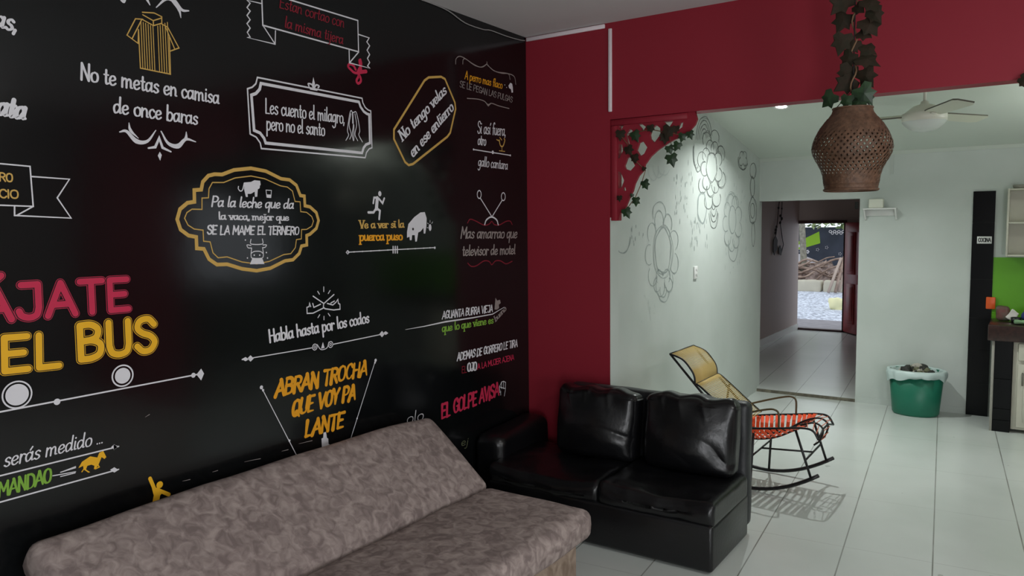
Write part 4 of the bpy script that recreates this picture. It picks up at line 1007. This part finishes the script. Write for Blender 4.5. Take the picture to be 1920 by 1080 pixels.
for i, (x, y, s_, kd) in enumerate(lv):
    c = on(1, YB - .03 - .01 * (i % 3), *zb(x, y - s_ * .4)[0]); b = B()
    leaf(b, c, (r.uniform(-.6, .6), 0, -1), tocam(c) + Vector((r.uniform(-.4, .4), 0, r.uniform(-.2, .4))), s_ / 4.694 * .0032, i + 80); b.build('leaf', M_LEAF if kd in (1, 3) else M_LEAFD, iv3, origin=bo)
b = B(); b.tube([on(1, YB - .025, *zb(*q)[0]) for q in ((90, 225), (170, 330), (235, 470), (330, 560), (300, 660), (240, 800), (150, 920))], .003, 5); b.tube([on(1, YB - .025, *zb(*q)[0]) for q in ((180, 240), (370, 200), (540, 230), (660, 250), (740, 235))], .003, 5).tube([on(1, YB - .025, *zb(*q)[0]) for q in ((540, 240), (560, 350), (560, 440))], .002, 5)
b.build('stem', M_STEM, iv3, origin=bo)

# ------------------------------------------------------------ raceways, ceiling cord
b = B(); a, c = on(1, YR, 988, 74), on(1, YR, 1135, 50)
b.box(a.x, c.x, YR - .014, YR, a.z - .017, a.z + .009, .003, 1); o = b.build('cable_raceway', M_PINKW, origin=((a.x + c.x) / 2, YR, a.z)); tag(o, 'white horizontal cable raceway along the top of the red wall', 'raceway')
a, c = on(1, YR, 1145, 54), on(1, YR, 1143, 210)
b = B().box(a.x - .012, a.x + .012, YR - .014, YR, c.z, a.z, .003, 1); o = b.build('cable_raceway', M_PINKW, origin=(a.x, YR, c.z)); tag(o, 'white vertical cable raceway running down the red wall to the bracket', 'raceway')
b = B(); P = [on(0, XL + .006, x, y) for x, y in ((640, -60), (720, -25), (800, 3), (840, 20), (872, 43), (905, 55), (920, 57), (950, 68), (975, 75), (984, 76))]
o = b.tube(smooth_pts(P, 4), .0035, 6).build('cord', mat('grey_cord', lin((150, 148, 146)), .5), origin=P[4]); tag(o, 'thin pale cord sagging along the top of the black wall', 'cord')

# ------------------------------------------------------------ back room: downlight, fan, socket, shelf, sign
dl = (-1.776, 6.66, cz(6.66))
t = thing('ceiling_downlight', 'round lit ceiling downlight just under the red beam', 'light', dl)
Ms = Matrix.Rotation(math.atan(CS), 4, 'X')
b = B(); b.lathe([(.045, -.004), (.062, -.012), (.072, -.008), (.075, .0)], 32); b.build('trim_ring', M_WHITE, t)
b = B(); b.lathe([(.0, -.004), (.052, -.004)], 32); b.build('lens', mat('lit_lens', (1, 1, 1), .5, emit=(.95, 1, .97), estr=14), t)
for c in t.children: c.matrix_local = Ms

fo = (-.672, 6.3, 0)
fan = thing('ceiling_fan', 'white three-bladed ceiling fan with a pale glass bowl, right of the lantern', 'fan', (fo[0], fo[1], 2.545))
M_FAN = mat('cream_fan_enamel', lin((214, 214, 200)), .35); M_BLD = mat('cream_fan_blade', lin((206, 208, 190)), .45); M_EDGE = mat('dark_blade_edge', lin((92, 90, 78)), .6)
zc_ = cz(6.3) - 2.545
B().lathe([(.0, zc_ + .01), (.06, zc_ + .01), (.055, zc_ - .03), (.02, zc_ - .05)], 28).build('canopy', M_FAN, fan)
B().tube([(0, 0, .10), (0, 0, zc_)], .011, 12).build('downrod', M_FAN, fan)
B().lathe([(.012, .135), (.024, .13), (.03, .112), (.075, .098), (.118, .062), (.13, .05), (.146, .045), (.148, .02), (.146, -.012), (.12, -.02), (0, -.02)], 48).build('motor_housing', M_FAN, fan)
B().lathe([(.146, -.012), (.143, -.018), (.128, -.035), (.10, -.062), (.06, -.08), (.0, -.086)], 48).build('glass_bowl', mat('frosted_glass', lin((206, 212, 206)), .25, spec=.5), fan)
for a_, ln in ((-62, .62), (58, .62), (178, .62)):
    a = math.radians(a_); R = Matrix.Rotation(a, 4, 'Z') @ Matrix.Translation((0, 0, .035)) @ Matrix.Rotation(math.radians(-13), 4, 'X')
    b = B(); V = []; out = [(.10, -.05), (.2, -.06), (ln - .03, -.07), (ln, -.05), (ln + .01, .05), (ln - .05, .068), (.2, .06), (.10, .045)]
    V = [R @ Vector((x, y, .005)) for x, y in out] + [R @ Vector((x, y, -.005)) for x, y in out]; n = len(out)
    b.add(V, [list(range(n)), list(range(n, 2 * n))[::-1]]); b.cur = 1; b.add(V, [[i, n + i, n + (i + 1) % n, (i + 1) % n] for i in range(n)])
    o = b.build('blade', [M_BLD, M_EDGE], fan)
    b = B().box(.05, .17, -.02, .02, -.016, -.005, .004, 1, R); b.build('blade_bracket', M_FAN, o)

c = on(0, XW, 1303, 511)
t = thing('power_socket', 'small white power socket on the white wall below the flower drawings', 'socket', c)
B().box(0, .012, -.036, .036, -.055, .055, .004, 2).build('face_plate', M_WHITE, t)
for z in (-.022, .022):
    b = B()
    for y in (-.009, .009): b.box(.0115, .0128, y - .0022, y + .0022, z - .009, z + .009)
    b.box(.0115, .0128, .015, .021, z - .014, z - .006)
    b.build('slots', M_DARK, t)

c = Vector((-1.24, YF, 1.955))
t = thing('wall_shelf', 'little white bracket shelf on the far wall right of the doorway', 'shelf', c)
B().box(-.145, .15, -.12, 0, -.014, .0, .003, 1).build('board', M_WHITE, t); B().box(-.13, .135, -.014, 0, -.075, -.014, .002, 1).build('back_rail', M_WHITE, t)
for x in (-.14, .137):
    b = B(); V = [(x, -.11, -.014), (x, 0, -.014), (x, 0, -.12), (x, -.02, -.11)]; V += [(p[0] + .012, p[1], p[2]) for p in V]
    b.add(V, [(0, 1, 2, 3), (7, 6, 5, 4), (0, 4, 5, 1), (1, 5, 6, 2), (2, 6, 7, 3), (3, 7, 4, 0)]); b.build('bracket', M_WHITE, t)
b = B().box(-1.335, -1.205, YF - .105, YF - .02, 1.956, 2.045, .01, 3); o = b.build('box', mat('cream_box', lin((214, 216, 200)), .5), origin=(-1.27, YF - .06, 1.956)); tag(o, 'small cream box standing on the white bracket shelf', 'box')
c = on(1, YF, 1606, 386)
b = B().tube([c + Vector((.004, -.0, .03)), c + Vector((.004, -.03, .025)), c + Vector((.004, -.045, -.0)), c + Vector((.004, -.03, -.02))], .006, 6).box(c.x - .012, c.x + .02, c.y - .02, c.y, c.z - .03, c.z + .04, .004, 1); o = b.build('door_latch', M_DARK, origin=c); tag(o, 'small dark metal latch on the right edge of the doorway', 'latch')

# hanging ornament on the hall wall
c = on(0, -3.24, 1460, 380)
t = thing('hanging_ornament', 'dark hanging feather and bead ornament on the hall wall', 'ornament', c)
X_ = -3.235
FE = mat('dark_feather', lin((38, 32, 30)), .7)
zo = zoomer(1410, 360, 7.714)
def hp(x, y, o=.0): return on(0, X_ + o, *zo(x, y)[0])
B().tube([hp(395, 140), hp(380, 300), hp(350, 600), hp(340, 640)], .006, 6).tube([hp(435, 140), hp(430, 290), hp(412, 480), hp(440, 680), hp(455, 760), hp(420, 900)], .006, 6).build('cord', FE, t, origin=c)
for x, y, s_ in ((410, 345, .03), (430, 385, .034), (408, 445, .03), (355, 505, .03), (345, 550, .034), (340, 595, .03), (385, 230, .026), (432, 240, .022)):
    b = B(); b.ball(hp(x, y, .012), s_, (.5, 1, .8), 2); b.build('bead', FE, t, origin=c)
for P in (((345, 630), (372, 700), (365, 820), (325, 915), (312, 860), (315, 700)), ((410, 770), (435, 830), (425, 915), (395, 900), (388, 820))):
    q = [hp(x, y, .01) for x, y in P]; n = len(q); b = B(); b.add(q + [p + Vector((-.008, 0, 0)) for p in q], [list(range(n)), list(range(n, 2 * n))[::-1]] + [[i, n + i, n + (i + 1) % n, (i + 1) % n] for i in range(n)]); b.build('feather', FE, t, origin=c)

# ------------------------------------------------------------ kitchen corner
b = B(); x0, x1 = -.460, -.285; yt = YF - .014
hs = [.0, .31, .62, .92, 1.28, 1.80, 2.092]
for z0, z1 in zip(hs, hs[1:]): b.box(x0, x1, yt, YF, z0 + .0012, z1 - .0012)
b.cur = 1; b.box(x0 + .002, x1 - .002, YF - .01, YF, 0, 2.09)
struct('trim_4', b, [M_TILE, M_GROUT])
struct('trim_5', B().box(-.285, 2.2, YF - .008, YF, .80, 1.485), M_GREEN)
sg = (-.361, yt, 1.643)
t = thing('sign', 'white sign reading COCINA on the black tiled strip', 'sign', sg)
B().box(-.058, .058, -.004, 0, -.033, .033, .001, 1).build('plate', mat('white_sign_plate', lin((232, 234, 230)), .5), t)
I = Ink(yt - .0045); k_ = I.b
def sign_text():
    A = on(1, yt - .0045, 1835, 455)
    I.to2 = lambda px, py: Vector((px, py)); I.unit = lambda px, py: 1
    I.text('COCINA', (sg[0] - .048, sg[2] - .016), (sg[0] + .05, sg[2] - .016), .034, 'mono', 1.25)
sign_text(); I.b.build('lettering', mat('black_print', (.01, .01, .01), .5), t, origin=sg)
c = on(1, yt, 1857, 568)
b = B().box(c.x - .035, c.x + .04, yt - .02, yt, c.z - .055, c.z + .055, .006, 2); o = b.build('wall_box', mat('orange_plastic', lin((226, 92, 34)), .4), origin=(c.x, yt, c.z)); tag(o, 'small orange box on the edge of the black tiled strip', 'box')

YK = 7.73
wt = B().box(-.285, 1.6, YK - .03, YF - .012, .79, .925, .006, 2); o = wt.build('worktop', mat('dark_brown_worktop', lin((66, 46, 42)), .3, col2=lin((46, 34, 32)), scale=30), origin=(.6, 8, .79)); tag(o, 'dark brown kitchen worktop with black tiled front edge, at the right edge', 'worktop')
po = (-.18, 8.0, 0)
t = thing('counter_pier', 'black tiled pier holding up the left end of the kitchen worktop', 'counter', po)
b = B()
for z0, z1 in ((0, .10), (.104, .20), (.204, .46), (.464, .788)): b.box(-.232, -.102, YK, YF - .02, z0, z1)
b.build('tile_cladding', M_TILE, t, origin=po)
B().box(-.252, -.231, YK - .002, YK + .03, .0, .788, .003, 1).build('edge_trim', mat('pale_edge_trim', lin((160, 158, 148)), .5), t, origin=po)
B().box(-.25, -.104, YK + .03, YF - .02, .0, .787).build('side_wall', M_GROUT, t, origin=po)
ko = (.3, 8.0, 0)
t = thing('base_cabinet', 'white kitchen base cabinet beside the black tiled pier, cut by the right edge', 'cabinet', ko)
M_CAB = mat('cream_cabinet_paint', lin((206, 204, 188)), .45)
B().box(-.098, .75, YK + .02, YF - .02, .03, .786, .004, 1).build('body', M_CAB, t, origin=ko)
dr = B().box(-.06, .33, YK - .002, YK + .018, .055, .60, .005, 2).build('door', M_CAB, t, origin=ko)
B().box(-.02, .29, YK - .008, YK - .001, .10, .555, .004, 1).build('panel', M_CAB, dr, origin=ko)
B().box(-.03, -.016, YK - .03, YK - .004, .42, .53, .004, 2).build('handle', mat('grey_handle', lin((120, 118, 108)), .4, metal=.6), dr, origin=ko)
B().box(-.06, .33, YK - .002, YK + .018, .63, .775, .005, 2).build('drawer', M_CAB, t, origin=ko)
d2 = B().box(.345, .74, YK - .002, YK + .018, .055, .60, .005, 2).build('door', M_CAB, t, origin=ko)
# items on the worktop
c = on(1, 8.0, 1878, 592)
b = B().soft((.11, .10, .13), .03, 16, lambda p, u: p + u * nz(p, 14) * .012, Matrix.Translation((-.19, 8.08, .996))); o = b.build('packet', mat('dull_red_packet', lin((112, 62, 58)), .5, col2=lin((76, 84, 70)), scale=14), origin=(-.19, 8.08, .925)); tag(o, 'dull red packet at the left end of the kitchen worktop', 'packet')
b = B().soft((.07, .02, .09), .008, 12, lambda p, u: p + u * nz(p, 20) * .01, Matrix.Translation((-.118, 8.02, .985)) @ Matrix.Rotation(.6, 4, 'Y')); o = b.build('paper_scrap', mat('white_paper', lin((226, 222, 214)), .7), origin=(-.118, 8.02, .94)); tag(o, 'crumpled white paper leaning on the red packet', 'paper')
b = B().soft((.26, .16, .09), .04, 24, lambda p, u: p + u * nz(p, 11, 4) * .02, Matrix.Translation((.08, 8.02, .985))); o = b.build('cloth', mat('blue_cloth', lin((52, 66, 132)), .8, col2=lin((36, 46, 92)), scale=12), origin=(.06, 7.98, .93)); tag(o, 'crumpled dark blue cloth on the worktop at the right edge', 'cloth')
b = B().soft((.20, .08, .035), .015, 16, lambda p, u: p + u * nz(p, 15, 8) * .012, Matrix.Translation((.0, 7.84, .948))); o = b.build('cloth', mat('pale_green_cloth', lin((128, 164, 122)), .8), origin=(0, 7.84, .925)); tag(o, 'pale green rag on the worktop in front of the blue cloth', 'cloth')
b = B().lathe([(.0, 0), (.035, 0), (.04, .05), (.036, .05), (.032, .006), (0, .006)], 20, (-.09, 7.95, .926)); o = b.build('cup', M_BLACKM, origin=(-.09, 7.95, .926)); tag(o, 'small black cup on the worktop before the white paper', 'cup')
# dish cabinet
co = (.2, YF, 1.50)
t = thing('wall_cabinet', 'open white wall cabinet above the green splashback, cut by the right edge', 'cabinet', co)
xa, xb = -.39, .45; zt = .60
B().box(xa, xb, -.02, 0, 0, zt).build('back_board', M_CAB, t)
for x in (xa, xb - .016): B().box(x, x + .016, -.2, -.02, 0, zt, .002, 1).build('side_board', M_CAB, t)
for z in (0, .29, zt - .016): B().box(xa + .016, xb - .016, -.2, -.02, z, z + .016, .002, 1).build('shelf', M_CAB, t)
M_GLA = mat('cloudy_glass', lin((206, 210, 200)), .2, spec=.5, alpha=.6)
gi = 0
gl = B().lathe([(0, 0), (.022, 0), (.028, .085), (.025, .085), (.02, .006), (0, .006)], 20).build('drinking_glass', M_GLA)
spots = [(-.155, .306), (-.09, .306), (-.02, .306), (-.155, .016), (-.10, .016)]
labs = ['cloudy drinking glass at the left end of the middle cabinet shelf', 'cloudy drinking glass second from left on the middle cabinet shelf', 'cloudy drinking glass at the picture edge on the middle cabinet shelf', 'cloudy drinking glass at the left end of the lowest cabinet shelf', 'cloudy drinking glass second from left on the lowest cabinet shelf']
for i, (x, z) in enumerate(spots):
    o = gl if i == 0 else gl.copy()
    if i: COL.objects.link(o)
    o.location = (co[0] + x, YF - .12, co[2] + z); tag(o, labs[i], 'glass', 'glasses in the wall cabinet')
b = B().lathe([(0, 0), (.035, 0), (.045, .04), (.04, .04), (.03, .006), (0, .006)], 20, (.175, YF - .11, 1.516)); o = b.build('bowl', mat('dark_green_bowl', lin((42, 56, 36)), .4), origin=(.175, YF - .11, 1.516)); tag(o, 'small dark green bowl on the lowest cabinet shelf', 'bowl')
b = B().lathe([(0, 0), (.05, 0), (.06, .03), (.05, .035), (0, .035)], 20, (-.10 + .0, YF - .1, 2.10)); o = b.build('dish', mat('grey_dish', lin((150, 148, 136)), .5), origin=(-.10, YF - .1, 2.10)); tag(o, 'low grey dish lying on top of the wall cabinet', 'dish')

bl = (1.0, 6.7, 2.02)  # invented bowl fixture that houses the added uplight
t = thing('added_lamp_bowl', 'added pale bowl around the fill uplight, unseen beyond the right picture edge', 'lamp', bl)
B().lathe([(0, 0), (.12, .012), (.2, .05), (.24, .11), (.232, .11), (.19, .056), (.11, .022), (0, .012)], 32).build('bowl', M_CAB, t)
b = B()
for k in range(3): b.tube([(.23 * math.cos(k * 2.094), .23 * math.sin(k * 2.094), .11), (0, 0, cz(6.7) - 2.02 - .03)], .004, 6)
b.lathe([(0, cz(6.7) - 2.02 + .008), (.05, cz(6.7) - 2.02 + .008), (.045, cz(6.7) - 2.02 - .03), (0, cz(6.7) - 2.02 - .035)], 20).build('hanger', M_CAB, t)

# ------------------------------------------------------------ yard outside the door
GRAV = mat('pale_gravel', lin((150, 154, 166)), .9, col2=lin((226, 232, 244)), scale=16, detail=8, lo=.4, hi=.58, bump=.6, bscale=40)
struct('ground', B().box(-14, 6, 15.2, 40, -.3, -.02), GRAV)
struct('ground_step', B().box(-8, 2, 13.55, 15.2, -.3, .0), mat('grey_concrete', lin((150, 146, 150)), .85, col2=lin((132, 128, 132)), scale=6))
def yd(px, py, y): return on(1, y, px, py)
a, c = yd(1486, 546, 22), yd(1590, 534, 22)
kl = ['pale kerb stone at the left foot of the debris heap', 'pale kerb stone in the middle of the debris heap edge', 'pale kerb stone at the right foot of the debris heap']
for i in range(3):
    x = -5.75 + i * .72; b = B().soft((.66, .3, .32), .03, 12, lambda p, u: p + u * nz(p, 7, i) * .03, Matrix.Translation((x, 22.0, .12))); o = b.build('kerb_stone', mat('pale_kerb', lin((196, 190, 172)), .8), origin=(x, 22, 0)); tag(o, kl[i], 'stone', 'kerb stones outside the door')
r = random.Random(17)
BR = mat('dry_brown_wood', lin((178, 156, 142)), .9, col2=lin((128, 106, 94)), scale=5)
EAR = mat('debris_earth', lin((176, 156, 148)), .95, col2=lin((104, 88, 82)), scale=9, bump=.8, bscale=10)
b = B()
bm = bmesh.new(); bmesh.ops.create_grid(bm, x_segments=50, y_segments=20, size=1)
for v in bm.verts:
    x, y = v.co.x, v.co.y; v.co = Vector((-5 + x * 3, 23.2 + y * 1.0, .0 + max(0, .75 * (1 - y * y)) * (1 - .25 * x) + .30 * noise.turbulence(Vector((x * 9, y * 5, 0)), 4, False) - .12))
b.bm(bm, True); o = b.build('debris_heap', EAR, origin=(-5, 23.2, 0)); tag(o, 'brown heap of earth and rubble outside the open door', 'debris', kind='stuff')
b = B()
for k in range(110):
    x = r.uniform(-6.6, -3.6); y = r.uniform(22.35, 23.2); z = r.uniform(.15, .85) * (.6 + .4 * (y - 22.3)); L = r.uniform(.3, .9); a = r.uniform(-.9, .9)
    p = Vector((x, y, z)); q = p + Vector((math.cos(a) * L, r.uniform(-.2, .2), math.sin(a) * L * .7)); m_ = (p + q) / 2 + Vector((0, 0, r.uniform(-.12, .12)))
    b.tube(smooth_pts([p, m_, q], 3), r.uniform(.015, .04), 5)
o = b.build('branches', BR, origin=(-5, 22.7, .3)); tag(o, 'tangle of dry branches on the debris heap outside', 'branches', kind='stuff')
pll = ['leaning timber plank farthest left against the debris heap', 'leaning timber plank second from left, by the door edge', 'leaning timber plank nearest the red door leaf']
for i, (p0, p1) in enumerate((((1553, 548), (1577, 484)), ((1566, 548), (1583, 482)), ((1572, 546), (1588, 502)))):
    A_, E_ = yd(*p0, 21.2 + i * .12), yd(*p1, 21.85 + i * .12); b = B().tube([A_, E_], .045, 4); o = b.build('plank', mat('grey_timber', lin((178, 160, 148)), .9) if i != 1 else BR, origin=A_); tag(o, pll[i], 'plank', 'planks outside the door')
bk = 24.8
struct('wall_yard', B().box(-9, -1, bk, bk + .2, -.1, 1.72), mat('dark_mural_paint', lin((50, 56, 70)), .7, col2=lin((64, 70, 86)), scale=2))
I = Ink(bk)
mo = yd(1535, 455, bk)
t = thing('yard_mural', 'painted lime green and white shapes with pale lettering on the dark yard wall', 'mural', mo)
I = Ink(bk); I.fill([(1470, 466), (1536, 434), (1538, 456), (1470, 476)], lift=.004); I.b.build('green_shape', mat('lime_mural', lin((150, 200, 40)), .6), t, origin=mo)
I = Ink(bk); I.fill([(1470, 470), (1507, 455), (1507, 460), (1470, 476)], lift=.008).fill([(1470, 478), (1500, 476), (1545, 494), (1530, 502), (1470, 500)], lift=.004); 
for cx, cy in ((1514, 472), (1498, 470), (1550, 464), (1533, 468), (1575, 476)):
    for k in range(5): I.dot(cx + 2.4 * math.cos(k * 1.257), cy + 2.4 * math.sin(k * 1.257), 1.5 if cx == 1514 else .7, lift=.006, n=8)
for k in range(7): I.ring(1557 + k * 4, 434 + (k % 2) * 3, 2.2, 1.3, lift=.006)
I.b.build('white_shapes', mat('white_mural', lin((224, 220, 226)), .6), t, origin=mo)
TR = mat('grey_bark', lin((150, 146, 132)), .9, col2=lin((116, 112, 100)), scale=12)
A_, E_ = yd(1505, 512, 22.9), yd(1503, 395, 22.9)
tr = thing('tree', 'slim pale tree trunk before the dark yard wall', 'tree', (A_.x, A_.y, 0))
B().tube([(A_.x, A_.y, .0), (A_.x + .02, A_.y, .8), (E_.x, E_.y, 2.1), (E_.x - .1, E_.y, 3.0)], .10, 10, r1=.07).tube([(E_.x, E_.y, 1.9), (E_.x + .4, E_.y + .1, 2.6)], .05, 8).build('trunk', TR, tr, origin=(A_.x, A_.y, 0))
b = B()
for k in range(900):
    p = Vector((r.uniform(-8.5, -2.5), r.uniform(23.6, 24.7), r.uniform(1.66, 3.6) if k > 260 else r.uniform(1.72, 2.1))); d_ = Vector((r.uniform(-1, 1), r.uniform(-1, 1), r.uniform(-1, .4))).normalized(); s_ = d_.orthogonal().normalized() * .07; n_ = .22
    b.cur = k % 3; b.add([p - d_ * n_ / 2, p + s_, p + d_ * n_ / 2, p - s_], [(0, 1, 2, 3)])
o = b.build('foliage', [mat('light_leaf', lin((176, 190, 140)), .7), mat('mid_leaf', lin((110, 132, 84)), .7), mat('pale_leaf', lin((214, 220, 196)), .7)], origin=(A_.x, 24.2, 1.7)); tag(o, 'pale green foliage above the dark yard wall', 'foliage', kind='stuff')
b = B().soft((.42, .4, .26), .1, 14, lambda p, u: p + u * nz(p, 6, 2) * .09, Matrix.Translation(tuple(on(2, .08, 1577, 571)))); o = b.build('sack', mat('pale_yellow_sack', lin((236, 232, 184)), .8), origin=on(2, -.02, 1577, 573)); tag(o, 'pale yellow sack lying on the gravel outside the door', 'sack')
